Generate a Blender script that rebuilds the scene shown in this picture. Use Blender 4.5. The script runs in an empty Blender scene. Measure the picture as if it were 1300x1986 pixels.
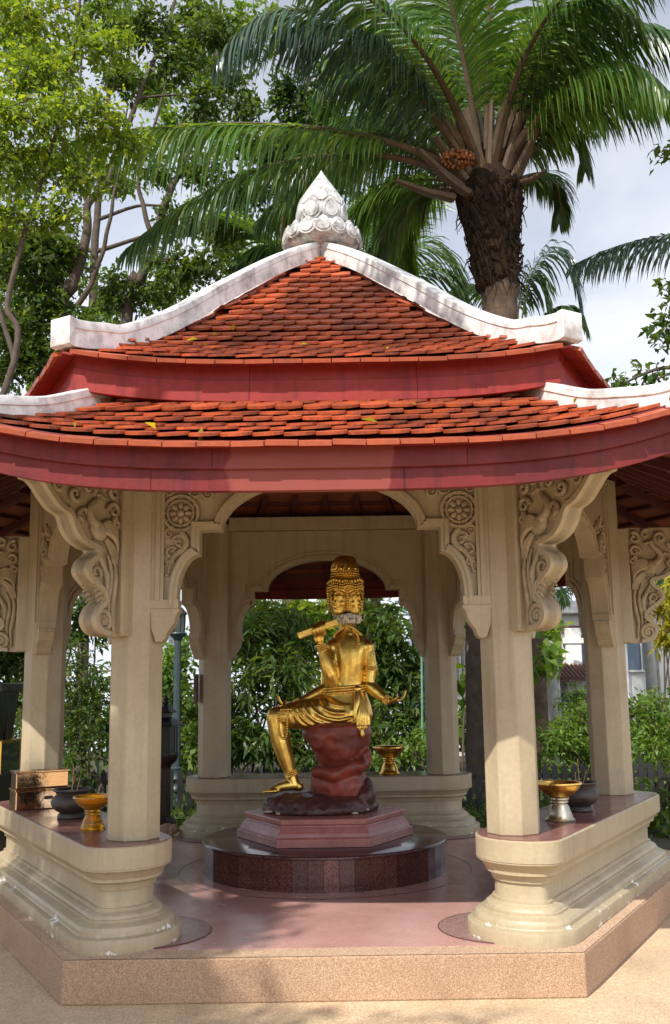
import bpy, math, random
import numpy as np
from mathutils import Vector, Matrix

# ------------------------------------------------------------------ camera, sky, sun, exposure
scene = bpy.context.scene
W, H = 1300.0, 1986.0
CF, CPOS, CYAW, CPITCH, CROLL, CSX, CSY = 1907.0, np.array([0.0847, -7.4521, 1.5524]), 0.0039, 0.1646, -0.014, 6.92, 17.2
_F = np.array([math.sin(CYAW) * math.cos(CPITCH), math.cos(CYAW) * math.cos(CPITCH), math.sin(CPITCH)])
_R0 = np.array([math.cos(CYAW), -math.sin(CYAW), 0.0])
_U0 = np.cross(_R0, _F)
_R = _R0 * math.cos(CROLL) + _U0 * math.sin(CROLL)
_U = -_R0 * math.sin(CROLL) + _U0 * math.cos(CROLL)
cam_data = bpy.data.cameras.new('camera')
cam = bpy.data.objects.new('camera', cam_data)
scene.collection.objects.link(cam)
cam.matrix_world = Matrix(((_R[0], _U[0], -_F[0], CPOS[0]), (_R[1], _U[1], -_F[1], CPOS[1]), (_R[2], _U[2], -_F[2], CPOS[2]), (0, 0, 0, 1)))
cam_data.sensor_fit = 'VERTICAL'
cam_data.sensor_height = 24.0
cam_data.lens = 24.0 * CF / H
cam_data.shift_x = -CSX / H
cam_data.shift_y = CSY / H
cam_data.clip_start = 0.05
cam_data.clip_end = 800
scene.camera = cam

SUN_AZ, SUN_EL = math.radians(33), math.radians(45)     # 33 degrees left of straight behind the camera
S = Vector((-math.sin(SUN_AZ) * math.cos(SUN_EL), -math.cos(SUN_AZ) * math.cos(SUN_EL), math.sin(SUN_EL)))
sun_data = bpy.data.lights.new('sun', 'SUN')
sun_data.energy = 3.95
sun_data.angle = math.radians(0.55)
sun_data.color = (1.0, 0.945, 0.865)
sun = bpy.data.objects.new('sun', sun_data)
scene.collection.objects.link(sun)
sun.rotation_euler = S.to_track_quat('Z', 'Y').to_euler()
sun.location = (0, 0, 30)

world = bpy.data.worlds.new('World')
scene.world = world
world.use_nodes = True
nt = world.node_tree
nt.nodes.clear()
sky = nt.nodes.new('ShaderNodeTexSky')
sky.sky_type = 'NISHITA'
sky.sun_disc = False
sky.sun_elevation = SUN_EL
sky.sun_rotation = math.pi - SUN_AZ
tc = nt.nodes.new('ShaderNodeTexCoord')
mp = nt.nodes.new('ShaderNodeMapping')
mp.inputs['Scale'].default_value = (1.0, 1.0, 2.2)
nz = nt.nodes.new('ShaderNodeTexNoise')
nz.inputs['Scale'].default_value = 2.3
nz.inputs['Detail'].default_value = 7
nz.inputs['Roughness'].default_value = 0.55
nz.inputs['Distortion'].default_value = 0.4
rmp = nt.nodes.new('ShaderNodeValToRGB')
rmp.color_ramp.elements[0].position = 0.30
rmp.color_ramp.elements[0].color = (0.35, 0.35, 0.35, 1)
rmp.color_ramp.elements[1].position = 0.62
rmp.color_ramp.elements[1].color = (0.95, 0.95, 0.95, 1)
nz2 = nt.nodes.new('ShaderNodeTexNoise')
nz2.inputs['Scale'].default_value = 1.6
nz2.inputs['Detail'].default_value = 5
rmp2 = nt.nodes.new('ShaderNodeValToRGB')
rmp2.color_ramp.elements[0].position = 0.35
rmp2.color_ramp.elements[0].color = (3.3, 3.6, 4.3, 1)
rmp2.color_ramp.elements[1].position = 0.66
rmp2.color_ramp.elements[1].color = (6.0, 6.2, 6.7, 1)
mixn = nt.nodes.new('ShaderNodeMix')
mixn.data_type = 'RGBA'
bg = nt.nodes.new('ShaderNodeBackground')
bg.inputs['Strength'].default_value = 0.112
wo = nt.nodes.new('ShaderNodeOutputWorld')
L = nt.links.new
L(tc.outputs['Generated'], mp.inputs['Vector'])
L(mp.outputs[0], nz.inputs['Vector'])
L(mp.outputs[0], nz2.inputs['Vector'])
L(nz.outputs['Fac'], rmp.inputs[0])
L(nz2.outputs['Fac'], rmp2.inputs[0])
L(rmp.outputs[0], mixn.inputs[0])
L(sky.outputs[0], mixn.inputs[6])
lum = nt.nodes.new('ShaderNodeRGBToBW')          # clouds take their brightness from the sky behind them (brighter towards the sun)
L(sky.outputs[0], lum.inputs[0])
pw = nt.nodes.new('ShaderNodeMath'); pw.operation = 'DIVIDE'; pw.inputs[1].default_value = 2.0
L(lum.outputs[0], pw.inputs[0])
pw2 = nt.nodes.new('ShaderNodeMath'); pw2.operation = 'POWER'; pw2.inputs[1].default_value = 0.6
L(pw.outputs[0], pw2.inputs[0])
cm = nt.nodes.new('ShaderNodeVectorMath'); cm.operation = 'SCALE'
L(rmp2.outputs[0], cm.inputs[0]); L(pw2.outputs[0], cm.inputs['Scale'])
L(cm.outputs[0], mixn.inputs[7])
L(mixn.outputs[2], bg.inputs['Color'])
L(bg.outputs[0], wo.inputs['Surface'])

vs = scene.view_settings
vs.view_transform = 'Standard'
vs.look = 'None'
vs.exposure = 0.6
vs.gamma = 1.0
vs.use_curve_mapping = False
scene.cycles.max_bounces = 8
scene.cycles.diffuse_bounces = 4
scene.cycles.glossy_bounces = 4
scene.cycles.transmission_bounces = 6
scene.cycles.caustics_reflective = False
scene.cycles.caustics_refractive = False
scene.cycles.sample_clamp_indirect = 6.0
scene.cycles.use_denoising = True

# ------------------------------------------------------------------ helpers
rng = np.random.default_rng(11)
random.seed(11)
COL = scene.collection
PI = math.pi
R60 = math.radians(60)


def PX(u, v, Y):
    """world point on the plane y = Y along the sight line of a photo pixel (for laying out distances and sizes)"""
    d = _F + _R * (u - W / 2 - CSX) / CF - _U * (v - H / 2 - CSY) / CF
    t = (Y - CPOS[1]) / d[1]
    return Vector(CPOS + t * d)


def tag(o, label=None, cat=None, group=None, kind=None):
    if label: o['label'] = label
    if cat: o['category'] = cat
    if group: o['group'] = group
    if kind: o['kind'] = kind
    return o


def empty(name, loc=(0, 0, 0)):
    o = bpy.data.objects.new(name, None)
    o.location = loc
    o.empty_display_size = 0.1
    COL.objects.link(o)
    return o


def set_parent(o, p):
    """parent a world-space object without moving it (parents here are only translated)"""
    if p is None: return
    o.parent = p
    if p.type == 'EMPTY' and p.parent is None:      # mesh parts sit in world space already
        o.matrix_parent_inverse = Matrix.Translation(-Vector(p.location))


class MB:
    """collects shapes, builds ONE mesh object"""
    def __init__(self):
        self.v, self.f = [], []

    def add(self, verts, faces):
        n = len(self.v)
        self.v.extend([tuple(map(float, p)) for p in verts])
        self.f.extend([tuple(i + n for i in f) for f in faces])
        return self

    def box(self, c, s, rot=None):
        x, y, z = s[0] / 2, s[1] / 2, s[2] / 2
        P = [Vector(p) for p in ((-x, -y, -z), (x, -y, -z), (x, y, -z), (-x, y, -z), (-x, -y, z), (x, -y, z), (x, y, z), (-x, y, z))]
        if rot is not None: P = [rot @ p for p in P]
        c = Vector(c)
        return self.add([p + c for p in P], [(0, 3, 2, 1), (4, 5, 6, 7), (0, 1, 5, 4), (1, 2, 6, 5), (2, 3, 7, 6), (3, 0, 4, 7)])

    def prism(self, poly, fn, w0, w1):
        """poly: CCW list of (u, v); fn(u, v, w) -> xyz"""
        n = len(poly)
        V = [fn(p[0], p[1], w0) for p in poly] + [fn(p[0], p[1], w1) for p in poly]
        F = [tuple(reversed(range(n))), tuple(range(n, 2 * n))]
        for i in range(n):
            j = (i + 1) % n
            F.append((i, j, n + j, n + i))
        return self.add(V, F)

    def band(self, a, b, fn, w0, w1):
        """strip between two open polylines a, b of equal length, extruded w0..w1"""
        n = len(a)
        V = []
        for w in (w0, w1):
            V += [fn(p[0], p[1], w) for p in a]
            V += [fn(p[0], p[1], w) for p in b]
        F = []
        for i in range(n - 1):
            F.append((i, i + 1, n + i + 1, n + i))
            F.append((2 * n + i, 3 * n + i, 3 * n + i + 1, 2 * n + i + 1))
            F.append((i, 2 * n + i, 2 * n + i + 1, i + 1))
            F.append((n + i, n + i + 1, 3 * n + i + 1, 3 * n + i))
        F.append((0, n, 3 * n, 2 * n))
        F.append((n - 1, 3 * n - 1, 4 * n - 1, 2 * n - 1))
        return self.add(V, F)

    def rings(self, rings, cap=True, closed=True):
        n = len(rings[0])
        V = [p for r in rings for p in r]
        F = []
        for k in range(len(rings) - 1):
            for i in range(n if closed else n - 1):
                j = (i + 1) % n
                F.append((k * n + i, k * n + j, (k + 1) * n + j, (k + 1) * n + i))
        if cap and closed:
            F.append(tuple(reversed(range(n))))
            m = (len(rings) - 1) * n
            F.append(tuple(range(m, m + n)))
        return self.add(V, F)

    def lathe(self, prof, c=(0, 0, 0), seg=24, cap=True, ph=0.0):
        c = Vector(c)
        rs = []
        for r, z in prof:
            rs.append([c + Vector((r * math.cos(ph + 2 * PI * i / seg), r * math.sin(ph + 2 * PI * i / seg), z)) for i in range(seg)])
        return self.rings(rs, cap)

    def tube(self, path, rad, seg=8, cap=True, flat=1.0, flat_dir=None):
        P = [Vector(p) for p in path]
        n = len(P)
        if not hasattr(rad, '__len__'): rad = [rad] * n
        if len(rad) != n:
            rad = list(np.interp(np.linspace(0, 1, n), np.linspace(0, 1, len(rad)), rad))
        T = []
        for i in range(n):
            t = P[min(i + 1, n - 1)] - P[max(i - 1, 0)]
            T.append(t.normalized() if t.length > 1e-9 else Vector((0, 0, 1)))
        ref = flat_dir if flat_dir is not None else (Vector((0, 0, 1)) if abs(T[0].z) < 0.9 else Vector((1, 0, 0)))
        N = (ref - T[0] * ref.dot(T[0])).normalized()
        rs = []
        for i in range(n):
            if flat_dir is not None:
                q = flat_dir - T[i] * flat_dir.dot(T[i])
                if q.length > 1e-6: N = q.normalized()
            else:
                N = (N - T[i] * N.dot(T[i])).normalized()
            B = T[i].cross(N)
            rs.append([P[i] + N * (rad[i] * flat * math.cos(2 * PI * k / seg)) + B * (rad[i] * math.sin(2 * PI * k / seg)) for k in range(seg)])
        return self.rings(rs, cap)

    def ball(self, c, r, seg=10, rings=7, rot=None):
        c = Vector(c)
        if not hasattr(r, '__len__'): r = (r, r, r)
        rs = []
        for k in range(rings + 1):
            th = PI * (0.03 + 0.94 * k / rings)
            row = []
            for i in range(seg):
                a = 2 * PI * i / seg
                p = Vector((r[0] * math.sin(th) * math.cos(a), r[1] * math.sin(th) * math.sin(a), -r[2] * math.cos(th)))
                if rot is not None: p = rot @ p
                row.append(c + p)
            rs.append(row)
        return self.rings(rs, True)

    def build(self, name, mat, parent=None, smooth=False, bevel=0.0, angle=40):
        me = bpy.data.meshes.new(name)
        me.from_pydata(self.v, [], self.f)
        me.update()
        o = bpy.data.objects.new(name, me)
        me.materials.append(mat)
        COL.objects.link(o)
        if smooth:
            smooth_by_angle(me, angle)
        if bevel > 0:
            b = o.modifiers.new('bevel', 'BEVEL')
            b.width = bevel
            b.segments = 2
            b.limit_method = 'ANGLE'
            b.angle_limit = math.radians(38)
        set_parent(o, parent)
        return o


def smooth_by_angle(me, deg):
    me.polygons.foreach_set('use_smooth', [True] * len(me.polygons))
    try:
        me.set_sharp_from_angle(angle=math.radians(deg))
    except Exception:
        pass
    me.update()


def copy_part(o, parent, rotz=0.0, loc=None):
    c = o.copy()
    COL.objects.link(c)
    c.parent = parent
    c.rotation_euler = (0, 0, rotz)
    if loc is not None: c.location = loc
    return c


def catmull(pts, n):
    """smooth open curve through points (any dimension), n samples per span"""
    P = [np.array(p, float) for p in pts]
    out = []
    for i in range(len(P) - 1):
        p0 = P[i - 1] if i > 0 else 2 * P[0] - P[1]
        p1, p2 = P[i], P[i + 1]
        p3 = P[i + 2] if i + 2 < len(P) else 2 * P[-1] - P[-2]
        for k in range(n):
            t = k / n
            out.append(0.5 * (2 * p1 + (p2 - p0) * t + (2 * p0 - 5 * p1 + 4 * p2 - p3) * t * t + (3 * p1 - p0 - 3 * p2 + p3) * t ** 3))
    out.append(P[-1])
    return out


def remeshed(mb, name, mat, parent, voxel=0.008, smooth_it=3, fac=0.5):
    """fuse overlapping shapes into one continuous surface"""
    me = bpy.data.meshes.new('tmp')
    me.from_pydata(mb.v, [], mb.f)
    o = bpy.data.objects.new('tmp', me)
    COL.objects.link(o)
    m = o.modifiers.new('r', 'REMESH')
    m.mode = 'VOXEL'
    m.voxel_size = voxel
    m.adaptivity = 0.0
    if smooth_it:
        s = o.modifiers.new('s', 'SMOOTH')
        s.factor = fac
        s.iterations = smooth_it
    dg = bpy.context.evaluated_depsgraph_get()
    dg.update()
    me2 = bpy.data.meshes.new_from_object(o.evaluated_get(dg))
    bpy.data.objects.remove(o)
    bpy.data.meshes.remove(me)
    me2.name = name
    me2.materials.clear()
    me2.materials.append(mat)
    me2.polygons.foreach_set('use_smooth', [True] * len(me2.polygons))
    r = bpy.data.objects.new(name, me2)
    COL.objects.link(r)
    set_parent(r, parent)
    return r


def quads_obj(name, V, mat, parent=None):
    """V: (N, 4, 3) array of leaf-sized quads -> one mesh"""
    N = V.shape[0]
    me = bpy.data.meshes.new(name)
    me.vertices.add(N * 4)
    me.vertices.foreach_set('co', V.reshape(-1).astype(np.float32))
    me.loops.add(N * 4)
    me.loops.foreach_set('vertex_index', np.arange(N * 4, dtype=np.int32))
    me.polygons.add(N)
    me.polygons.foreach_set('loop_start', np.arange(0, N * 4, 4, dtype=np.int32))
    try:
        me.polygons.foreach_set('loop_total', np.full(N, 4, dtype=np.int32))
    except Exception:
        pass
    me.update(calc_edges=True)
    me.validate()
    me.materials.append(mat)
    o = bpy.data.objects.new(name, me)
    COL.objects.link(o)
    set_parent(o, parent)
    return o


# ------------------------------------------------------------------ materials
def mat_base(name):
    m = bpy.data.materials.new(name)
    m.use_nodes = True
    t = m.node_tree
    b = t.nodes['Principled BSDF']
    return m, t, b


def node(t, kind, **kw):
    n = t.nodes.new(kind)
    for k, v in kw.items():
        if k in n.inputs: n.inputs[k].default_value = v
        else: setattr(n, k, v)
    return n


def ramp(t, stops):
    r = t.nodes.new('ShaderNodeValToRGB')
    e = r.color_ramp.elements
    while len(e) < len(stops): e.new(0.5)
    for i, (p, c) in enumerate(stops):
        e[i].position = p
        e[i].color = (c[0], c[1], c[2], 1) if hasattr(c, '__len__') else (c, c, c, 1)
    return r


def mixc(t, fac, a, b, blend='MIX'):
    m = t.nodes.new('ShaderNodeMix')
    m.data_type = 'RGBA'
    m.blend_type = blend
    for sock, val in ((0, fac), (6, a), (7, b)):
        if hasattr(val, 'is_output') or hasattr(val, 'links'):
            t.links.new(val, m.inputs[sock])
        elif hasattr(val, '__len__'):
            m.inputs[sock].default_value = (val[0], val[1], val[2], 1)
        else:
            m.inputs[sock].default_value = val
    return m.outputs[2]


def pos_node(t):
    g = t.nodes.new('ShaderNodeNewGeometry')
    return g


def paint(name, col, rough=0.5, dirt=None, dirt_scale=3.0, dirt_amt=0.35, bump=0.15, bump_scale=30.0, metal=0.0, spec=0.5,
          random_val=0.0, fine=0.12, coat=0.0, streak=0.0, soot=0.0):
    """painted / worn surface: colour with fine mottling, blotchy dirt and light relief"""
    m, t, b = mat_base(name)
    g = pos_node(t)
    n1 = node(t, 'ShaderNodeTexNoise', Scale=dirt_scale, Detail=8, Roughness=0.65)
    n2 = node(t, 'ShaderNodeTexNoise', Scale=bump_scale, Detail=6, Roughness=0.6)
    t.links.new(g.outputs['Position'], n1.inputs['Vector'])
    t.links.new(g.outputs['Position'], n2.inputs['Vector'])
    r1 = ramp(t, [(0.42, 0.0), (0.72, dirt_amt)])
    t.links.new(n1.outputs['Fac'], r1.inputs[0])
    dirt = dirt or tuple(c * 0.45 for c in col)
    c = mixc(t, r1.outputs[0], col, dirt)
    r2 = ramp(t, [(0.3, 1.0 - fine), (0.7, 1.0 + fine)])
    t.links.new(n2.outputs['Fac'], r2.inputs[0])
    c = mixc(t, 1.0, c, r2.outputs[0], 'MULTIPLY')
    if streak > 0:          # rain streaks running down the face
        mpn = node(t, 'ShaderNodeMapping')
        mpn.inputs['Scale'].default_value = (16.0, 16.0, 1.1)
        t.links.new(g.outputs['Position'], mpn.inputs['Vector'])
        n4 = node(t, 'ShaderNodeTexNoise', Scale=1.0, Detail=6, Roughness=0.6)
        t.links.new(mpn.outputs[0], n4.inputs['Vector'])
        r4 = ramp(t, [(0.50, 0.0), (0.74, streak)])
        t.links.new(n4.outputs['Fac'], r4.inputs[0])
        c = mixc(t, r4.outputs[0], c, dirt)
    if soot > 0:
        n5 = node(t, 'ShaderNodeTexNoise', Scale=1.9, Detail=7, Roughness=0.62)
        t.links.new(g.outputs['Position'], n5.inputs['Vector'])
        r5 = ramp(t, [(0.48, 0.0), (0.70, soot)])
        t.links.new(n5.outputs['Fac'], r5.inputs[0])
        c = mixc(t, r5.outputs[0], c, (0.03, 0.022, 0.018))
    if random_val > 0:
        oi = t.nodes.new('ShaderNodeObjectInfo')
        r3 = ramp(t, [(0.0, 1 - random_val), (1.0, 1 + random_val)])
        t.links.new(oi.outputs['Random'], r3.inputs[0])
        c = mixc(t, 1.0, c, r3.outputs[0], 'MULTIPLY')
    t.links.new(c, b.inputs['Base Color'])
    rr = ramp(t, [(0.3, max(0.02, rough - 0.1)), (0.7, min(1, rough + 0.12))])
    t.links.new(n1.outputs['Fac'], rr.inputs[0])
    t.links.new(rr.outputs[0], b.inputs['Roughness'])
    b.inputs['Metallic'].default_value = metal
    b.inputs['Specular IOR Level'].default_value = spec
    if coat:
        b.inputs['Coat Weight'].default_value = coat
        b.inputs['Coat Roughness'].default_value = 0.08
    if bump > 0:
        bp = node(t, 'ShaderNodeBump', Strength=bump, Distance=0.01)
        t.links.new(n2.outputs['Fac'], bp.inputs['Height'])
        t.links.new(bp.outputs[0], b.inputs['Normal'])
    return m


def aggregate(name, cols, scale=150.0, rough=0.75, bump=0.5, stain=(0.3, 0.22, 0.14), stain_amt=0.35):
    m, t, b = mat_base(name)
    g = pos_node(t)
    v = node(t, 'ShaderNodeTexVoronoi', Scale=scale)
    t.links.new(g.outputs['Position'], v.inputs['Vector'])
    sep = t.nodes.new('ShaderNodeSeparateColor')
    t.links.new(v.outputs['Color'], sep.inputs[0])
    k = len(cols)
    r = ramp(t, [(i / max(1, k - 1) if k > 1 else 0, c) for i, c in enumerate(cols)])
    r.color_ramp.interpolation = 'LINEAR'
    t.links.new(sep.outputs[0], r.inputs[0])
    n1 = node(t, 'ShaderNodeTexNoise', Scale=2.2, Detail=7, Roughness=0.6)
    t.links.new(g.outputs['Position'], n1.inputs['Vector'])
    r1 = ramp(t, [(0.45, 0.0), (0.75, stain_amt)])
    t.links.new(n1.outputs['Fac'], r1.inputs[0])
    c = mixc(t, r1.outputs[0], r.outputs[0], stain)
    t.links.new(c, b.inputs['Base Color'])
    b.inputs['Roughness'].default_value = rough
    bp = node(t, 'ShaderNodeBump', Strength=bump, Distance=0.004)
    bp.invert = True
    t.links.new(v.outputs['Distance'], bp.inputs['Height'])
    t.links.new(bp.outputs[0], b.inputs['Normal'])
    return m


def leafmat(name, c1, c2, c3=None, trans=0.45, rough=0.45, tcol=None):
    """foliage: each leaf its own shade, light passes through"""
    m, t, b = mat_base(name)
    g = pos_node(t)
    stops = [(0.0, c1), (0.6, c2), (1.0, c3 or c2)]
    r = ramp(t, stops)
    t.links.new(g.outputs['Random Per Island'], r.inputs[0])
    n = node(t, 'ShaderNodeTexNoise', Scale=1.3, Detail=3)
    t.links.new(g.outputs['Position'], n.inputs['Vector'])
    r2 = ramp(t, [(0.3, 0.75), (0.7, 1.25)])
    t.links.new(n.outputs['Fac'], r2.inputs[0])
    c = mixc(t, 1.0, r.outputs[0], r2.outputs[0], 'MULTIPLY')
    t.links.new(c, b.inputs['Base Color'])
    b.inputs['Roughness'].default_value = rough
    b.inputs['Specular IOR Level'].default_value = 0.4
    tr = t.nodes.new('ShaderNodeBsdfTranslucent')
    tc_ = mixc(t, 1.0, c, tcol or (1.9, 1.7, 0.55), 'MULTIPLY')
    t.links.new(tc_, tr.inputs['Color'])
    mx = t.nodes.new('ShaderNodeMixShader')
    mx.inputs[0].default_value = trans
    t.links.new(b.outputs[0], mx.inputs[1])
    t.links.new(tr.outputs[0], mx.inputs[2])
    t.links.new(mx.outputs[0], t.nodes['Material Output'].inputs['Surface'])
    return m


def wear_paint(name, col, chip=(0.75, 0.73, 0.68)):
    """cream masonry paint, grime blotches, flaked chips low down on the plinth mouldings"""
    m = paint(name, col, rough=0.42, dirt=(0.25, 0.19, 0.11), dirt_scale=2.4, dirt_amt=0.42, bump=0.16, bump_scale=45, fine=0.07, streak=0.5)
    t = m.node_tree
    b = t.nodes['Principled BSDF']
    src = b.inputs['Base Color'].links[0].from_socket
    g = pos_node(t)
    sx = t.nodes.new('ShaderNodeSeparateXYZ')
    t.links.new(g.outputs['Position'], sx.inputs[0])
    hz = ramp(t, [(0.0, 1.0), (0.226, 1.0), (0.240, 0.86), (0.262, 0.86), (0.278, 1.0), (0.302, 1.0), (0.315, 0.88), (0.40, 0.88), (0.42, 0.0)])
    t.links.new(sx.outputs['Z'], hz.inputs[0])
    n = node(t, 'ShaderNodeTexNoise', Scale=9.0, Detail=9, Roughness=0.7)
    t.links.new(g.outputs['Position'], n.inputs['Vector'])
    rc = ramp(t, [(0.585, 0.0), (0.60, 1.0)])
    m0 = t.nodes.new('ShaderNodeMath')
    m0.operation = 'MULTIPLY'
    t.links.new(hz.outputs[0], m0.inputs[0])
    t.links.new(n.outputs['Fac'], m0.inputs[1])
    t.links.new(m0.outputs[0], rc.inputs[0])
    mm = t.nodes.new('ShaderNodeMath')
    mm.operation = 'MULTIPLY'
    mm.inputs[1].default_value = 1.0
    t.links.new(rc.outputs[0], mm.inputs[0])
    c = mixc(t, mm.outputs[0], src, chip)
    t.links.new(c, b.inputs['Base Color'])
    return m


M = {}
M['cream'] = wear_paint('cream_paint', (0.415, 0.342, 0.222))
M['carve'] = paint('carved_stucco', (0.42, 0.34, 0.22), rough=0.6, dirt=(0.12, 0.085, 0.05), dirt_scale=9, dirt_amt=0.6, bump=0.3, bump_scale=60)
M['tile'] = paint('roof_tile', (0.42, 0.085, 0.026), rough=0.42, dirt=(0.09, 0.018, 0.010), dirt_scale=14, dirt_amt=0.7, bump=0.2, bump_scale=50, random_val=0.32, soot=0.55)
M['tile_edge'] = paint('eave_tile', (0.38, 0.080, 0.032), rough=0.5, dirt=(0.13, 0.05, 0.03), dirt_scale=9, dirt_amt=0.5, random_val=0.15)
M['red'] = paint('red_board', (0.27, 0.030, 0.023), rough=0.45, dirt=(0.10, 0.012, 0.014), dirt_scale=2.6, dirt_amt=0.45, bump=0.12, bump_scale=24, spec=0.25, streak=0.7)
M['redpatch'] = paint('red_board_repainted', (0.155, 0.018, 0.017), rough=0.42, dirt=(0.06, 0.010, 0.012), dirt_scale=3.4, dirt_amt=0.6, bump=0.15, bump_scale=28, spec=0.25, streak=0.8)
t = M['redpatch'].node_tree
b = t.nodes['Principled BSDF']
src = b.inputs['Base Color'].links[0].from_socket
g = pos_node(t)
sx = t.nodes.new('ShaderNodeSeparateXYZ')
nn = node(t, 'ShaderNodeTexNoise', Scale=7.0, Detail=5)
t.links.new(g.outputs['Position'], nn.inputs['Vector'])
sc_ = t.nodes.new('ShaderNodeVectorMath'); sc_.operation = 'SCALE'; sc_.inputs['Scale'].default_value = 0.12
t.links.new(nn.outputs['Color'], sc_.inputs[0])
ad = t.nodes.new('ShaderNodeVectorMath'); ad.operation = 'ADD'
t.links.new(g.outputs['Position'], ad.inputs[0]); t.links.new(sc_.outputs[0], ad.inputs[1])
t.links.new(ad.outputs[0], sx.inputs[0])
mr = node(t, 'ShaderNodeMapRange')
mr.inputs['From Min'].default_value = -1.0; mr.inputs['From Max'].default_value = 1.0
t.links.new(sx.outputs['X'], mr.inputs['Value'])
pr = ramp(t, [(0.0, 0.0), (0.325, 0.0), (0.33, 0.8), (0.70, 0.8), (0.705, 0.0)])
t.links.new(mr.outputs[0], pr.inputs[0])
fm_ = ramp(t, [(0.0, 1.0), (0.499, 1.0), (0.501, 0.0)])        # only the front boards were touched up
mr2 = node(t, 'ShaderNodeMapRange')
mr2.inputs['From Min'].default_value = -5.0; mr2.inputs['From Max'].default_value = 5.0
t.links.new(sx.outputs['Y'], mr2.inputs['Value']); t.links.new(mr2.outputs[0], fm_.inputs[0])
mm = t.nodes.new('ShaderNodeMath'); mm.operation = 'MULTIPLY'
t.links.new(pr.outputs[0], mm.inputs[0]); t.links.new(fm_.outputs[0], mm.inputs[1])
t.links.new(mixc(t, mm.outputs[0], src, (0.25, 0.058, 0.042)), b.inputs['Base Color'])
M['redwood'] = paint('dark_red_timber', (0.085, 0.016, 0.014), rough=0.55, dirt_scale=4, bump=0.2)
M['soffit'] = paint('tile_underside', (0.22, 0.06, 0.025), rough=0.7, dirt=(0.10, 0.03, 0.015), dirt_scale=5, dirt_amt=0.6)
M['white'] = paint('white_ridge_paint', (0.76, 0.755, 0.73), rough=0.5, dirt=(0.12, 0.10, 0.085), dirt_scale=6.5, dirt_amt=0.8, bump=0.2, bump_scale=22, fine=0.05, streak=0.12)
M['finial'] = paint('weathered_white', (0.56, 0.56, 0.55), rough=0.6, dirt=(0.07, 0.055, 0.045), dirt_scale=11, dirt_amt=1.0, bump=0.3, bump_scale=30)
M['agg'] = aggregate('exposed_aggregate', [(0.26, 0.145, 0.08), (0.37, 0.225, 0.135), (0.44, 0.29, 0.18), (0.54, 0.39, 0.26)], 260, stain=(0.26, 0.145, 0.08), stain_amt=0.45)
M['aggtop'] = aggregate('washed_aggregate_top', [(0.30, 0.18, 0.11), (0.50, 0.34, 0.22), (0.60, 0.43, 0.30)], 170, bump=0.25)
M['paving'] = aggregate('sandy_paving', [(0.40, 0.27, 0.155), (0.54, 0.385, 0.235), (0.60, 0.445, 0.285), (0.68, 0.54, 0.375)], 150, bump=0.25, stain=(0.25, 0.19, 0.12), stain_amt=0.5)
M['gold'] = paint('gold_leaf_paint', (0.90, 0.62, 0.15), rough=0.36, dirt=(0.45, 0.25, 0.05), dirt_scale=9, dirt_amt=0.8, metal=1.0, bump=0.05, bump_scale=55, fine=0.12)
M['goldrim'] = paint('gilded_metal', (0.80, 0.50, 0.12), rough=0.25, dirt=(0.4, 0.2, 0.05), dirt_scale=20, metal=1.0, bump=0.05)
M['silver'] = paint('tarnished_silver', (0.62, 0.56, 0.42), rough=0.3, dirt_scale=20, metal=1.0)
M['rockred'] = paint('red_brown_rock', (0.27, 0.050, 0.028), rough=0.42, dirt=(0.04, 0.012, 0.010), dirt_scale=5, dirt_amt=0.75, bump=0.6, bump_scale=11, fine=0.25)
M['rockdark'] = paint('dark_brown_rock', (0.085, 0.028, 0.024), rough=0.42, dirt=(0.018, 0.010, 0.010), dirt_scale=6, dirt_amt=0.9, bump=0.5, bump_scale=14, fine=0.25)
M['rockchip'] = paint('bare_plaster_chip', (0.5, 0.42, 0.3), rough=0.7)
M['pink'] = paint('pink_gloss_paint', (0.40, 0.155, 0.135), rough=0.3, dirt=(0.15, 0.05, 0.045), dirt_scale=6, dirt_amt=0.5, bump=0.1, bump_scale=20)
M['granite'] = aggregate('polished_maroon_granite', [(0.028, 0.010, 0.010), (0.065, 0.022, 0.020), (0.10, 0.034, 0.030), (0.15, 0.065, 0.055)], 220, rough=0.13, bump=0.0, stain=(0.03, 0.01, 0.01), stain_amt=0.4)
M['black'] = paint('black_paint', (0.012, 0.012, 0.013), rough=0.35, dirt=(0.03, 0.028, 0.025), dirt_scale=8)
M['bronze'] = paint('dark_bronze', (0.05, 0.035, 0.028), rough=0.3, dirt=(0.015, 0.012, 0.010), dirt_scale=10, metal=0.7)
M['iron'] = paint('dark_iron_pot', (0.035, 0.026, 0.022), rough=0.5, dirt=(0.09, 0.07, 0.055), dirt_scale=14, dirt_amt=0.5, bump=0.4, bump_scale=30)
M['lampgreen'] = paint('dark_green_lamp_paint', (0.030, 0.050, 0.052), rough=0.4, dirt=(0.06, 0.07, 0.065), dirt_scale=9)
M['mirrorgold'] = paint('mirror_brass', (0.86, 0.60, 0.36), rough=0.10, dirt=(0.55, 0.32, 0.14), dirt_scale=5, dirt_amt=0.5, metal=1.0, bump=0.5, bump_scale=5)
M['soil'] = paint('garden_soil', (0.055, 0.040, 0.026), rough=0.95, dirt=(0.05, 0.065, 0.02), dirt_scale=1.2, dirt_amt=0.9, bump=0.8, bump_scale=8)
M['bark'] = paint('grey_brown_bark', (0.088, 0.064, 0.046), rough=0.9, dirt=(0.04, 0.03, 0.022), dirt_scale=7, dirt_amt=0.9, bump=0.9, bump_scale=18)
M['barkshade'] = paint('painted_shade_bark', (0.018, 0.014, 0.012), rough=0.95, dirt=(0.010, 0.008, 0.007), dirt_scale=7, dirt_amt=0.9, bump=0.9, bump_scale=18, spec=0.08)  # near-black bark colour stands in for deep shade on the palm's lower trunk
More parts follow.
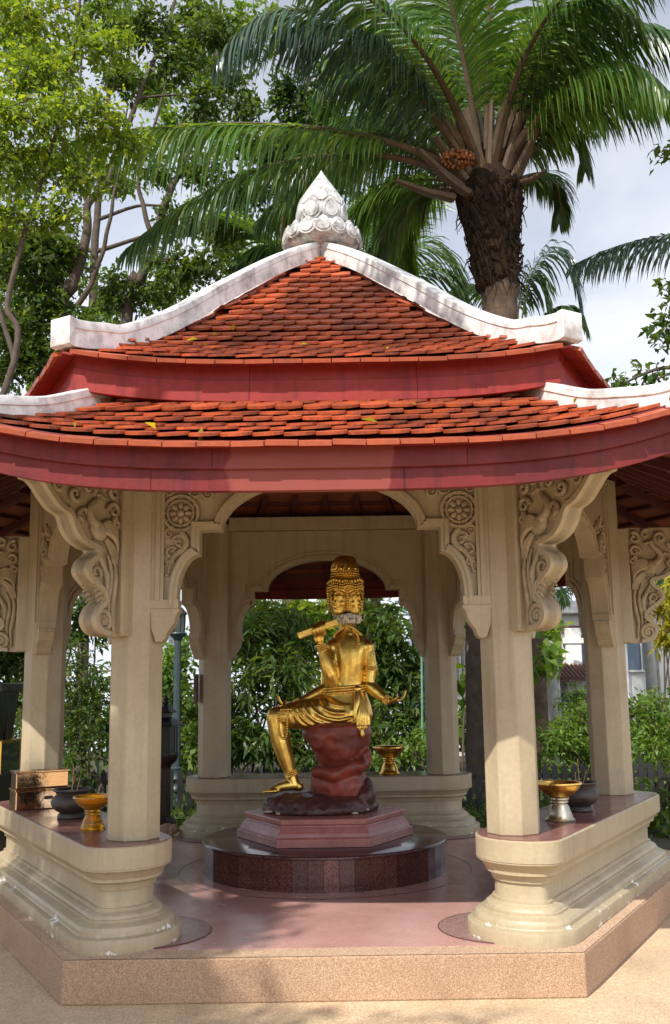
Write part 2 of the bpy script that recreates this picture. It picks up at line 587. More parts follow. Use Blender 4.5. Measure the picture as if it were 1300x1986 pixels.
M['palmbark'] = paint('palm_bark', (0.105, 0.066, 0.040), rough=0.9, dirt=(0.03, 0.02, 0.016), dirt_scale=5, dirt_amt=0.9, bump=1.0, bump_scale=14)
M['palmfibre'] = paint('palm_fibre', (0.020, 0.013, 0.009), rough=0.95, spec=0.1, dirt=(0.07, 0.04, 0.02), dirt_scale=9, dirt_amt=0.6, bump=1.0, bump_scale=20)
M['petiole'] = paint('palm_petiole', (0.115, 0.078, 0.045), rough=0.6, dirt=(0.06, 0.035, 0.02), dirt_scale=5, dirt_amt=0.9, bump=0.3)
M['wallwhite'] = paint('white_render', (0.72, 0.71, 0.68), rough=0.7, dirt=(0.4, 0.38, 0.34), dirt_scale=0.8, dirt_amt=0.5)
M['wallblue'] = paint('pale_blue_render', (0.60, 0.66, 0.74), rough=0.7, dirt_scale=0.8, dirt_amt=0.3)
M['brownroof'] = paint('brown_tile', (0.12, 0.05, 0.035), rough=0.7, dirt_scale=3)
M['bluesign'] = paint('blue_panel', (0.012, 0.022, 0.12), rough=0.35)
M['window'] = paint('window_glass', (0.10, 0.15, 0.22), rough=0.1)
M['redpost'] = paint('red_post_paint', (0.38, 0.04, 0.035), rough=0.5)
M['palegrey'] = paint('pale_palm_trunk', (0.42, 0.41, 0.38), rough=0.8, dirt=(0.2, 0.19, 0.17), dirt_scale=4, dirt_amt=0.7)
M['clay'] = paint('tan_clay', (0.30, 0.20, 0.11), rough=0.7, dirt_scale=10, bump=0.4)
M['ash'] = paint('incense_ash', (0.35, 0.32, 0.28), rough=0.95)
M['stick'] = paint('incense_stick', (0.45, 0.28, 0.12), rough=0.8)
M['plaque'] = paint('bronze_plaque', (0.10, 0.05, 0.03), rough=0.4)
M['garland'] = paint('jasmine', (0.90, 0.88, 0.80), rough=0.8, dirt=(0.6, 0.5, 0.3), dirt_scale=40, dirt_amt=0.4)
M['tealpipe'] = paint('pale_green_pipe', (0.14, 0.27, 0.21), rough=0.5)

# amber glass
m, t, b = mat_base('amber_glass')
b.inputs['Base Color'].default_value = (0.95, 0.44, 0.02, 1)
b.inputs['Roughness'].default_value = 0.06
b.inputs['Transmission Weight'].default_value = 0.75
b.inputs['IOR'].default_value = 1.45
M['amber'] = m
m, t, b = mat_base('smoked_glass')
b.inputs['Base Color'].default_value = (0.05, 0.06, 0.055, 1)
b.inputs['Roughness'].default_value = 0.05
b.inputs['Specular IOR Level'].default_value = 0.8
M['darkglass'] = m


def terrazzo(name, cols, rough):
    m = aggregate(name, cols, 240, rough=rough, bump=0.0, stain=(0.30, 0.16, 0.14), stain_amt=0.5)
    t = m.node_tree
    b = t.nodes['Principled BSDF']
    g = pos_node(t)
    n = node(t, 'ShaderNodeTexNoise', Scale=3.0, Detail=6)
    t.links.new(g.outputs['Position'], n.inputs['Vector'])
    r = ramp(t, [(0.3, rough - 0.08), (0.7, rough + 0.12)])
    t.links.new(n.outputs['Fac'], r.inputs[0])
    t.links.new(r.outputs[0], b.inputs['Roughness'])
    return m


M['floor'] = terrazzo('pink_terrazzo', [(0.41, 0.205, 0.175), (0.51, 0.285, 0.245), (0.56, 0.33, 0.29)], 0.22)
M['inlay'] = terrazzo('dark_pink_terrazzo', [(0.08, 0.045, 0.045), (0.30, 0.17, 0.15), (0.42, 0.27, 0.24)], 0.26)
M['benchtop'] = terrazzo('maroon_terrazzo', [(0.13, 0.05, 0.045), (0.20, 0.085, 0.075), (0.26, 0.12, 0.10)], 0.2)
M['line'] = paint('brass_line', (0.10, 0.05, 0.04), rough=0.4)

M['leafA'] = leafmat('leaf_yellow_green', (0.09, 0.165, 0.020), (0.175, 0.255, 0.034), (0.30, 0.37, 0.05), 0.52)
M['leafB'] = leafmat('leaf_mid_green', (0.034, 0.078, 0.016), (0.070, 0.125, 0.026), (0.13, 0.18, 0.04), 0.45)
M['leafC'] = leafmat('leaf_dark_green', (0.020, 0.050, 0.014), (0.042, 0.090, 0.022), (0.085, 0.14, 0.035), 0.42)
M['leafD'] = leafmat('leaf_bright_green', (0.075, 0.150, 0.026), (0.125, 0.215, 0.040), (0.21, 0.29, 0.065), 0.5)
M['leafY'] = leafmat('leaf_yellow', (0.20, 0.20, 0.02), (0.30, 0.28, 0.03), (0.36, 0.32, 0.04), 0.5)
M['frond'] = leafmat('palm_leaflet', (0.030, 0.082, 0.028), (0.062, 0.130, 0.036), (0.130, 0.190, 0.045), 0.42, rough=0.28)
M['frondlight'] = leafmat('palm_leaflet_light', (0.060, 0.145, 0.028), (0.105, 0.205, 0.040), (0.19, 0.26, 0.06), 0.5, rough=0.28)
M['frondblue'] = leafmat('palm_leaflet_bluish', (0.040, 0.080, 0.064), (0.064, 0.115, 0.086), (0.10, 0.15, 0.10), 0.28, rough=0.24)
M['rachis'] = paint('palm_rachis', (0.16, 0.16, 0.05), rough=0.5)
# ------------------------------------------------------------------ ground
g = MB()
g.add([(-400, -400, -0.02), (400, -400, -0.02), (400, 500, -0.02), (-400, 500, -0.02)], [(0, 1, 2, 3)])
tag(g.build('ground', M['soil']), kind='structure')
pav = MB()
pav.add([(-14, -22, 0), (14, -22, 0), (14, -0.4, 0), (3.6, 0.6, 0), (2.9, 2.6, 0), (-2.9, 2.6, 0), (-3.4, 0.6, 0), (-14, -0.4, 0)], [(0, 1, 2, 3, 4, 5, 6, 7)])
tag(pav.build('pavement', M['paving']), kind='structure')

# ------------------------------------------------------------------ pavilion
RC = 2.1
AP = RC * math.cos(math.radians(30))
pavilion = empty('pavilion', (0, 0, 0))
tag(pavilion, 'open hexagonal pavilion with cream columns and two-tiered red tiled roof', 'pavilion')
T30 = math.tan(math.radians(30))


def hexpoly(R, off=0.0):
    return [(R * math.cos(math.radians(60 * k + off)), R * math.sin(math.radians(60 * k + off))) for k in range(6)]


XYZ = lambda u, v, w: (u, v, w)
ZFL = 0.212
MB().prism(hexpoly(2.607), XYZ, 0.0, ZFL).build('step', M['agg'], pavilion, bevel=0.008)
rb = MB()
o_, i_ = hexpoly(2.600), hexpoly(2.432)
rb.add([(p[0], p[1], ZFL + 0.003) for p in o_] + [(p[0], p[1], ZFL + 0.003) for p in i_], [(k, (k + 1) % 6, 6 + (k + 1) % 6, 6 + k) for k in range(6)])
rb.build('step_border', M['aggtop'], pavilion)
floor = MB().prism(hexpoly(2.431), XYZ, ZFL - 0.05, ZFL + 0.005).build('floor', M['floor'], pavilion)
# dark inlay patches round the column feet and the thin ring line round the plinth
for k in range(6):
    a = math.radians(-120 + 60 * k)
    pts = []
    c = (RC * 0.95 * math.cos(a), RC * 0.95 * math.sin(a))
    for i in range(40):
        q = 2 * PI * i / 40
        x, y = c[0] + 0.37 * math.cos(q), c[1] + 0.37 * math.sin(q)
        # keep inside the terrazzo hexagon
        for e in range(6):
            n = (math.cos(math.radians(-90 + 60 * e)), math.sin(math.radians(-90 + 60 * e)))
            dd = x * n[0] + y * n[1] - 2.10
            if dd > 0: x -= n[0] * dd; y -= n[1] * dd
        pts.append((x, y))
    MB().prism(pts, XYZ, ZFL + 0.002, ZFL + 0.009).build('floor_inlay', M['inlay'], floor)
    t_ = MB()
    t_.tube([(p[0], p[1], ZFL + 0.007) for p in pts + pts[:1]], 0.004, 5, cap=False)
    t_.build('inlay_line', M['line'], floor)
t_ = MB()
t_.tube([(-0.02 + 1.07 * math.cos(2 * PI * i / 72), 0.12 + 1.07 * math.sin(2 * PI * i / 72), ZFL + 0.004) for i in range(73)], 0.004, 5, cap=False)
t_.build('inlay_line', M['line'], floor)


# benches -----------------------------------------------------------
def round_poly(lines, radii, d, seg=9):
    """lines: list of (nx, ny, c) outward, CCW; inset by d; corner i sits between line i and i+1"""
    n = len(lines)
    out = []
    for i in range(n):
        a, b = lines[i], lines[(i + 1) % n]
        r = max(radii[i] - d, 0.03)
        ca, cb = a[2] - d - r, b[2] - d - r
        det = a[0] * b[1] - a[1] * b[0]
        x = (ca * b[1] - cb * a[1]) / det
        y = (a[0] * cb - b[0] * ca) / det
        t0, t1 = math.atan2(a[1], a[0]), math.atan2(b[1], b[0])
        while t1 < t0: t1 += 2 * PI
        for k in range(seg):
            t = t0 + (t1 - t0) * k / (seg - 1)
            out.append((x + r * math.cos(t), y + r * math.sin(t)))
    return out


c30, s30 = math.cos(math.radians(30)), 0.5
bl = [(0, -1, 2.125), (c30, -s30, 2.13), (0, 1, -1.60), (-c30, -s30, 2.13)]
br_ = [0.15, 0.30, 0.30, 0.15]
# profile: (inset from slab edge, z) from the floor up
prof = [(-0.060, ZFL), (-0.062, 0.266), (-0.058, 0.284), (-0.046, 0.290), (-0.028, 0.292), (-0.024, 0.298), (-0.023, 0.316), (-0.014, 0.332), (0.004, 0.342), (0.024, 0.346), (0.030, 0.350),
        (0.030, 0.361), (0.040, 0.363), (0.046, 0.378), (0.060, 0.389), (0.076, 0.393), (0.080, 0.397), (0.080, 0.410), (0.094, 0.412), (0.096, 0.420), (0.096, 0.498), (0.082, 0.501), (0.080, 0.514), (0.070, 0.532),
        (0.054, 0.542), (0.046, 0.545), (0.046, 0.560), (0.034, 0.578), (0.020, 0.596), (0.002, 0.606), (0.002, 0.614), (-0.002, 0.616), (-0.002, 0.722), (0.004, 0.728)]
bm_ = MB()
bm_.rings([[(p[0], p[1], z) for p in round_poly(bl, br_, d)] for d, z in prof])
bench0 = bm_.build('bench', M['cream'], pavilion, smooth=True, angle=26)
top_ = MB().prism(round_poly(bl, br_, 0.012), XYZ, 0.70, 0.733).build('bench_top', M['benchtop'], bench0)
for k, e in enumerate((-60, 60, 180)):
    if k == 0:
        bench0.rotation_euler = (0, 0, math.radians(e))
    else:
        b2 = copy_part(bench0, pavilion, math.radians(e))
        c2 = top_.copy(); COL.objects.link(c2); c2.parent = b2

# columns -----------------------------------------------------------
ZB = 0.733
oct_ = [(RC + 0.1515 * math.cos(math.radians(22.5 + 45 * k)), 0.1515 * math.sin(math.radians(22.5 + 45 * k))) for k in range(8)]
col0 = MB().prism(oct_, XYZ, ZB, 3.06).build('column', M['cream'], pavilion, bevel=0.006)
for k in range(6):
    a = math.radians(-120 + 60 * k)
    if k == 0: col0.rotation_euler = (0, 0, a)
    else: copy_part(col0, pavilion, a)


# arch panels -------------------------------------------------------
def AF(u, v, w):
    return (u, -AP - w, v)


half = []
for i in range(15):
    q = PI / 2 * i / 14
    half.append((0.56 * math.sin(q), 2.43 + 0.29 * math.cos(q)))
half += [(0.685, 2.43), (0.685, 2.29)]
for i in range(1, 11):
    q = PI / 2 * i / 10
    half.append((0.685 + 0.125 * math.sin(q), 2.04 + 0.25 * math.cos(q)))
half.append((0.81, 1.99))


def offset_path(path, d):
    out = []
    n = len(path)
    for i in range(n):
        p = np.array(path[i])
        ns = []
        for j in (i - 1, i):
            if 0 <= j < n - 1:
                t = np.array(path[j + 1]) - np.array(path[j])
                L_ = np.linalg.norm(t)
                if L_ > 1e-9: ns.append(np.array((-t[1], t[0])) / L_)
        m_ = sum(ns) / len(ns)
        l = np.dot(m_, m_)
        out.append(tuple(p + m_ * d / max(l, 0.5)))
    return out


full = [(-x, z) for x, z in reversed(half[1:])] + half          # left pendant .. apex .. right pendant
poly = full + [(0.955, 1.99), (0.955, 3.0), (-0.955, 3.0), (-0.955, 1.99)]
panel0 = MB().prism(list(reversed(poly)), AF, 0.0, 0.085).build('arch_panel', M['cream'], pavilion, bevel=0.004)
bd = offset_path(full, 0.05)
bd = [(x, max(z, 1.99)) for x, z in bd]
bd2 = offset_path(full, 0.018)
fr = MB()
fr.band(full, bd, AF, 0.0845, 0.112)
fr.band(offset_path(full, 0.022), offset_path(full, 0.044), AF, 0.110, 0.122)
fr.band(full, offset_path(full, 0.045), AF, -0.014, 0.0005)
fr.band(offset_path(full, 0.075), offset_path(full, 0.083), AF, -0.010, 0.0005)
for s in (-1, 1):
    fr.prism([(s * 0.885, 1.99), (s * 0.955, 1.99), (s * 0.955, 3.0), (s * 0.885, 3.0)][::s], AF, 0.0845, 0.112)
    fr.prism([(s * 0.905, 2.03), (s * 0.93, 2.03), (s * 0.93, 3.0), (s * 0.905, 3.0)][::s], AF, 0.110, 0.124)
    fr.prism([(s * 0.80, 1.985), (s * 0.965, 1.985), (s * 0.965, 2.035), (s * 0.80, 2.035)][::s], AF, -0.006, 0.116)
fr.build('arch_moulding', M['cream'], panel0, bevel=0.004)
for s in (-1, 1):
    pd = MB()
    pp = [(0.792, 1.986), (0.968, 1.986), (0.968, 1.965), (0.955, 1.96), (0.952, 1.88), (0.935, 1.83), (0.925, 1.80), (0.89, 1.795), (0.872, 1.815),
          (0.862, 1.845), (0.842, 1.872), (0.822, 1.90), (0.812, 1.94), (0.805, 1.96), (0.792, 1.965)]
    pd.prism([(s * x, z) for x, z in pp][::-s], AF, -0.002, 0.118)
    pd.build('pendant', M['cream'], panel0, bevel=0.006)


def spiral(c, r0, r1, turns, start, n=26, hand=1):
    return [(c[0] + (r0 + (r1 - r0) * i / (n - 1)) * math.cos(start + hand * turns * 2 * PI * i / (n - 1)),
             c[1] + (r0 + (r1 - r0) * i / (n - 1)) * math.sin(start + hand * turns * 2 * PI * i / (n - 1))) for i in range(n)]


def relief(mb, path2d, rad, fn, w, seg=6, flat=1.0):
    mb.tube([fn(p[0], p[1], w) for p in path2d], rad, seg)


for s in (-1, 1):
    cv = MB()
    cx, cz = s * 0.795, 2.53
    for r_, tr in ((0.100, 0.012), (0.074, 0.009)):
        cv.tube([AF(cx + r_ * math.cos(2 * PI * i / 32), cz + r_ * math.sin(2 * PI * i / 32), 0.098) for i in range(33)], tr, 6, cap=False)
    for i in range(8):
        q = 2 * PI * i / 8
        e = AF(cx + 0.044 * math.cos(q), cz + 0.044 * math.sin(q), 0.094)
        cv.ball(e, (0.026, 0.014, 0.016), 8, 5, Matrix.Rotation(-q, 3, 'Y'))
    cv.ball(AF(cx, cz, 0.1), (0.022, 0.018, 0.022), 10, 6)
    for i in range(12):
        q = 2 * PI * i / 12
        cv.ball(AF(cx + 0.087 * math.cos(q), cz + 0.087 * math.sin(q), 0.095), 0.009, 6, 4)
    P_ = lambda pts: [(s * x, z) for x, z in pts]
    relief(cv, P_([tuple(p) for p in catmull([(0.79, 2.42), (0.76, 2.37), (0.775, 2.32), (0.82, 2.29), (0.85, 2.24), (0.865, 2.17)], 6)]), [0.02, 0.026, 0.02, 0.008], AF, 0.09)
    for c0, r0, st, hd in (((0.80, 2.36), 0.045, 0.3, 1), ((0.845, 2.30), 0.035, 2.5, -1), ((0.85, 2.23), 0.026, 0.5, 1), ((0.865, 2.66), 0.04, 1.0, 1), ((0.86, 2.41), 0.032, 3.0, -1), ((0.72, 2.66), 0.05, 2.0, 1), ((0.64, 2.64), 0.035, 0.0, -1), ((0.80, 2.72), 0.05, 0.0, -1)):
        relief(cv, P_(spiral(c0, r0, 0.006, 1.4, st, 20, hd)), [0.013, 0.009, 0.006], AF, 0.092)
    for i in range(9):
        z0 = 2.40 - i * 0.028
        x0 = 0.80 + 0.011 * i
        cv.ball(AF(s * (x0 + 0.02 * math.sin(i * 2.1)), z0, 0.09), (0.018, 0.014, 0.011), 6, 4, Matrix.Rotation(0.6 * math.sin(i * 1.7), 3, 'Y'))
    cv.build('carving', M['carve'], panel0, smooth=True, angle=60)

bmz = MB().box((0, -AP - 0.03, 3.065), (1.84, 0.19, 0.125)).build('lintel', M['cream'], panel0, bevel=0.005)
panel_parts = [o for o in bpy.data.objects if o.parent == panel0]
for k in range(1, 6):
    p2 = copy_part(panel0, pavilion, k * R60)
    for ch in panel_parts:
        c = ch.copy(); COL.objects.link(c); c.parent = p2


# eave brackets -----------------------------------------------------
def BF(u, v, w):
    return (u, w, v)


sil = [(2.37, 1.825), (2.445, 1.84), (2.49, 1.88), (2.497, 1.93), (2.465, 1.985), (2.425, 2.02), (2.445, 2.06), (2.50, 2.10), (2.55, 2.14), (2.566, 2.175),
       (2.545, 2.225), (2.495, 2.262), (2.485, 2.288), (2.54, 2.30), (2.61, 2.33), (2.66, 2.38), (2.685, 2.43), (2.705, 2.455), (2.77, 2.48), (2.83, 2.53), (2.88, 2.580), (2.92, 2.605), (2.955, 2.61), (2.975, 2.64)]
silc = [tuple(p) for p in catmull(sil, 4)]
bpoly = [(2.22, 1.825)] + silc + [(2.975, 2.70), (2.22, 2.70)]
bw = 0.062
br0 = MB().prism(bpoly, BF, -0.030, 0.030).build('bracket', M['cream'], pavilion)
sm = MB()
inner = offset_path(silc, 0.026)
sm.band(silc, inner, BF, -bw, bw)
sm.build('bracket_edge', M['cream'], br0, smooth=True, angle=50)
st_ = MB()
st_.box((2.262, 0, 2.26), (0.085, 0.15, 0.86)); st_.box((2.295, 0, 2.265), (0.03, 0.135, 0.83))
st_.build('bracket_back', M['cream'], br0, bevel=0.006)
cv = MB()
for sd in (-1, 1):
    w = sd * (bw - 0.020)
    def rl(pts, rad, dw=0.0, smooth_n=6):
        p = [tuple(q) for q in catmull(pts, smooth_n)] if smooth_n else pts
        cv.tube([BF(q[0], q[1], w + sd * dw) for q in p], [r_ * 1.25 for r_ in rad], 7, flat=1.0)
    rl(spiral((2.425, 1.905), 0.062, 0.008, 1.9, 0.5, 40), [0.014, 0.012, 0.008], 0.004, 0)
    cv.ball(BF(2.425, 1.905, w), (0.02, 0.016, 0.02), 8, 5)
    rl([(2.44, 2.0), (2.41, 2.06), (2.40, 2.14), (2.44, 2.22), (2.47, 2.27)], [0.010, 0.016, 0.010])
    rl([(2.345, 1.86), (2.355, 1.98), (2.34, 2.08), (2.335, 2.18), (2.36, 2.26)], [0.006, 0.014, 0.012, 0.006])
    rl([(2.38, 1.93), (2.385, 2.03), (2.37, 2.12), (2.375, 2.2), (2.40, 2.27)], [0.006, 0.012, 0.012, 0.006])
    rl(spiral((2.485, 2.165), 0.055, 0.008, 1.5, 1.0, 30, -1), [0.012, 0.009, 0.006], 0.002, 0)
    for i in range(6):
        rl([(2.52 - i * 0.012, 2.12 - i * 0.028), (2.475 - i * 0.008, 2.135 - i * 0.026), (2.44 - i * 0.006, 2.12 - i * 0.022)], [0.004, 0.011, 0.004], 0, 4)
    # bird: breast, neck, head, wing and tail feathers
    cv.ball(BF(2.475, 2.395, w), (0.068, 0.028, 0.055), 10, 7, Matrix.Rotation(-0.5, 3, 'Y'))
    rl([(2.50, 2.42), (2.545, 2.46), (2.545, 2.51), (2.51, 2.545), (2.485, 2.575)], [0.024, 0.02, 0.018, 0.016], 0.006)
    cv.ball(BF(2.485, 2.585, w + sd * 0.006), (0.026, 0.02, 0.02), 8, 6)
    rl([(2.465, 2.585), (2.44, 2.575), (2.425, 2.585)], [0.012, 0.008, 0.003], 0.006, 3)
    for i in range(6):
        q = i / 5
        rl([(2.47 - 0.02 * q, 2.42 - 0.03 * q), (2.41 - 0.02 * q, 2.45 - 0.07 * q), (2.35 - 0.005 * q, 2.43 - 0.09 * q), (2.325 + 0.01 * q, 2.40 - 0.12 * q)], [0.008, 0.014, 0.011, 0.004], 0.004 + 0.002 * i)
    for i in range(5):
        q = i / 4
        rl([(2.42 + 0.01 * q, 2.36 - 0.01 * q), (2.37 + 0.02 * q, 2.32 - 0.01 * q), (2.335 + 0.03 * q, 2.27 - 0.012 * q), (2.325 + 0.04 * q, 2.225)], [0.008, 0.013, 0.010, 0.004], 0.002)
    rl([(2.56, 2.335), (2.60, 2.37), (2.635, 2.42), (2.62, 2.48), (2.58, 2.50), (2.57, 2.47)], [0.008, 0.014, 0.014, 0.010, 0.006])
    for c0, r0, stt, hd in (((2.36, 2.52), 0.045, 0.0, 1), ((2.36, 2.62), 0.045, 2.0, -1), ((2.45, 2.65), 0.035, 1.0, 1), ((2.56, 2.62), 0.05, 4.0, -1), ((2.66, 2.57), 0.045, 3.0, 1), ((2.70, 2.65), 0.035, 0.0, -1), ((2.79, 2.60), 0.04, 2.5, 1), ((2.88, 2.64), 0.032, 0.5, -1), ((2.625, 2.42), 0.03, 0.8, 1), ((2.34, 2.45), 0.03, 1.3, -1)):
        rl(spiral(c0, r0, 0.006, 1.3, stt, 18, hd), [0.014, 0.010, 0.006], 0.003, 0)
    for i in range(22):
        q = (i + 0.5) / 22
        j = int(q * (len(inner) - 1))
        p = inner[j]
        cv.ball(BF(p[0] - 0.018, p[1] + 0.004, w), (0.014, 0.011, 0.010), 6, 4, Matrix.Rotation(i * 0.9, 3, 'Y'))
cvo = cv.build('carving', M['carve'], br0, smooth=True, angle=60)
br_parts = [o for o in bpy.data.objects if o.parent == br0]
for k in range(6):
    a = math.radians(-120 + 60 * k)
    if k == 0: br0.rotation_euler = (0, 0, a)
    else:
        b2 = copy_part(br0, pavilion, a)
        for ch in br_parts:
            c = ch.copy(); COL.objects.link(c); c.parent = b2

# ------------------------------------------------------------------ roof
UH = np.array([(0, 4.98), (0.5, 4.575), (1.09, 4.09), (1.36, 3.885), (1.60, 3.715), (1.86, 3.56), (2.12, 3.45), (2.40, 3.36), (2.6, 3.31)])
LH = np.array([(1.4, 3.58), (1.75, 3.36), (2.11, 3.145), (2.28, 3.055), (2.46, 2.965), (2.72, 2.885), (3.07, 2.828), (3.3, 2.80)])


def up_surf(a, x):
    hz = np.interp(a, UH[:, 0], UH[:, 1])
    hw = max(a * T30, 1e-6)
    u = 0.085 * min(max((a - 1.0) / 1.40, 0), 1) ** 2
    return hz - u * (1 - min(1, abs(x) / hw) ** 3.4)


def lo_surf(a, x):
    hz = np.interp(a, LH[:, 0], LH[:, 1])
    hw = max(a * T30, 1e-6)
    u = 0.172 * min(max((a - 2.36) / 0.71, 0), 1) ** 1.25
    return hz - u * (1 - min(1, abs(x) / hw) ** 3.6)


def deck(surf, a0, a1, na=14, ns=20, drop=0.03, thick=0.03):
    """one roof face (front frame): a closed thin sheet under the tiles"""
    mb = MB()
    top, bot = [], []
    for i in range(na + 1):
        a = a0 + (a1 - a0) * i / na
        hw = a * T30
        for j in range(ns + 1):
            x = hw * (2 * j / ns - 1)
            z = surf(a, x)
            top.append((x, -a, z - drop)); bot.append((x, -a, z - drop - thick))
    n = len(top)
    F = []
    for i in range(na):
        for j in range(ns):
            q = i * (ns + 1) + j
            F.append((q, q + ns + 1, q + ns + 2, q + 1))
            F.append((n + q, n + q + 1, n + q + ns + 2, n + q + ns + 1))
    for j in range(ns):
        F.append((j, j + 1, n + j + 1, n + j))
        q = na * (ns + 1) + j
        F.append((q, n + q, n + q + 1, q + 1))
    mb.add(top + bot, F)
    return mb


def rotated(mb, ang):
    c, s = math.cos(ang), math.sin(ang)
    r = MB()
    r.v = [(x * c - y * s, x * s + y * c, z) for x, y, z in mb.v]
    r.f = list(mb.f)
    return r


def six(mb):
    r = MB()
    for k in range(6):
        q = rotated(mb, k * R60)
        r.add(q.v, q.f)
    return r


upper_roof = six(deck(up_surf, 0.02, 2.25)).build('upper_roof', M['soffit'], pavilion)
lower_roof = six(deck(lo_surf, 1.62, 2.92)).build('lower_roof', M['soffit'], pavilion)
six(deck(up_surf, 2.20, 2.375, 3, 24, 0.026, 0.012)).build('eave_lining', M['red'], upper_roof)
six(deck(lo_surf, 2.86, 3.045, 3, 24, 0.026, 0.012)).build('eave_lining', M['red'], lower_roof)
tag(upper_roof, 'upper tier of orange-red scale tiles rising to the finial')
tag(lower_roof, 'lower tier of orange-red scale tiles above the curved red eave')


def tile_mesh(name, mat):
    w, t_ = 0.0745, 0.015
    o = [(-w, 0.17), (-w, 0.034), (-w * 0.80, 0.012), (-w * 0.42, -0.006), (0, -0.012), (w * 0.42, -0.006), (w * 0.80, 0.012), (w, 0.034), (w, 0.17)]
    n = len(o)
    V = [(x, y, 0) for x, y in o] + [(x, y, t_) for x, y in o]
    F = [tuple(reversed(range(n))), tuple(range(n, 2 * n))] + [(i, (i + 1) % n, n + (i + 1) % n, n + i) for i in range(n)]
    F = [tuple(reversed(f)) for f in F]
    me = bpy.data.meshes.new(name)
    me.from_pydata(V, [], F)
    me.materials.append(mat)
    return me, V, F


tile_me, TV, TF = tile_mesh('roof_tile', M['tile'])
ev_mb = MB().box((0, 0.06, 0.010), (0.150, 0.15, 0.022))
eave_me = bpy.data.meshes.new('eave_tile')
eave_me.from_pydata(ev_mb.v, [], ev_mb.f)
eave_me.materials.append(M['tile_edge'])


def tile_frames(surf, a_e, a_top, expo, width):
    """frames of all tiles on the front face; row 0 is the eave row"""
    out = []
    ds = 0.004
    a, acc, rows = a_e, 0.0, [a_e]
    z_prev = surf(a, 0)
    while a > a_top:
        a2 = a - ds
        z2 = surf(a2, 0)
        acc += math.hypot(ds, z2 - z_prev)
        a, z_prev = a2, z2
        if acc >= expo:
            rows.append(a); acc = 0.0
    for ri, a in enumerate(rows):
        hw = a * T30
        wd = width if ri else width * 1.03
        n = int(hw / wd) + 1
        off = 0.5 * (ri % 2)
        for i in range(-n - 1, n + 2):
            x = (i + off) * wd
            if abs(x) + wd * 0.38 > hw: continue
            h = 0.02
            dza = (surf(a + h, x) - surf(a - h, x)) / (2 * h)
            dzx = (surf(a, x + h) - surf(a, x - h)) / (2 * h)
            d = Vector((0, -1, dza)).normalized()
            lat = Vector((1, 0, dzx)).normalized()
            u = -d
            nrm = lat.cross(u).normalized()
            lat = u.cross(nrm).normalized()
            out.append((ri, Vector((x, -a, surf(a, x))), lat, u, nrm))
    return out


def tile_matrix(fr, lift, tilt):
    ri, p, lat, u, nrm = fr
    jr = random.gauss(0, 0.008)
    ti = tilt + random.gauss(0, 0.009)
    m = Matrix((lat, u, nrm)).transposed()
    m = m @ Matrix.Rotation(jr, 3, 'Z') @ Matrix.Rotation(-ti, 3, 'X') @ Matrix.Rotation(random.gauss(0.0 if tilt == 0 else -0.042, 0.010), 3, 'Y')
    pp = p + nrm * (lift + random.uniform(-0.002, 0.002)) + u * random.uniform(-0.004, 0.004)
    return Matrix.Translation(pp) @ m.to_4x4()


def lay_tiles(roof, surf, a_e, a_top, expo, width, hide_above):
    frames = tile_frames(surf, a_e, a_top, expo, width)
    mass = MB()
    n = 0
    for k in range(6):
        c = Matrix.Rotation(k * R60, 4, 'Z')
        for fr in frames:
            eave = fr[0] == 0
            if eave:
                mt = tile_matrix(fr, -0.022, 0.0)
            else:
                mt = tile_matrix(fr, 0.003 if fr[0] == 1 else 0.012, 0.12 if fr[0] == 1 else 0.17)
            if k == 0 and -fr[1].y > hide_above:
                o = bpy.data.objects.new('eave_tile' if eave else 'roof_tile', eave_me if eave else tile_me)
                COL.objects.link(o)
                o.parent = roof
                o.matrix_local = mt
                n += 1
            else:
                src_v, src_f = (ev_mb.v, ev_mb.f) if eave else (TV, TF)
                mm = c @ mt
                mass.add([mm @ Vector(v) for v in src_v], src_f)
    o = mass.build('roof_tiles', M['tile'], roof)
    o['kind'] = 'stuff'
    return n


n1 = lay_tiles(upper_roof, up_surf, 2.40, 0.12, 0.121, 0.151, 0.0)
n2 = lay_tiles(lower_roof, lo_surf, 3.07, 1.95, 0.121, 0.151, 2.36)


def hip_point(tbl, r):
    return None


def ridge(top_pts, roof, width, h, name, start_cap=0.0):
    """white plaster hip ridge along the radial direction, swept along its top line (r, z)"""
    pts = [tuple(p) for p in catmull(top_pts, 8)]
    mb = MB()
    rs = []
    n = len(pts)
    for i, (r, z) in enumerate(pts):
        q = i / (n - 1)
        k = 1.0
        w = width * k
        hh = h * k
        prof_ = [(-w * 0.90, -hh), (-w * 0.90, -hh * 0.36), (-w, -hh * 0.33), (-w, -hh * 0.06), (-w * 0.92, 0), (0, 0.006), (w * 0.92, 0), (w, -hh * 0.06), (w, -hh * 0.33), (w * 0.90, -hh * 0.36), (w * 0.90, -hh)]
        rs.append([(r, y, z + dz) for y, dz in prof_])
    mb.rings([list(reversed(r_)) for r_ in rs])
    # flared end block
    r, z = pts[-1]
    w = width * 1.015
    hh = h * 1.02
    e0 = [(r - 0.012, y, z + 0.003 + dz) for y, dz in ((-w, -hh), (w, -hh), (w, 0), (-w, 0))]
    e1 = [(r + 0.026, y, z + 0.006 + dz) for y, dz in ((-w, -hh * 0.98), (w, -hh * 0.98), (w, 0), (-w, 0))]
    e2 = [(r + 0.031, y, z + 0.002 + dz) for y, dz in ((-w * 0.93, -hh * 0.90), (w * 0.93, -hh * 0.90), (w * 0.94, -0.006), (-w * 0.94, -0.006))]
    mb.rings([e0, e1, e2])
    o = mb.build(name, M['white'], roof, smooth=True, angle=35)
    for k in range(6):
        a = math.radians(-120 + 60 * k)
        if k == 0: o.rotation_euler = (0, 0, a)
        else: copy_part(o, roof, a)
    return o


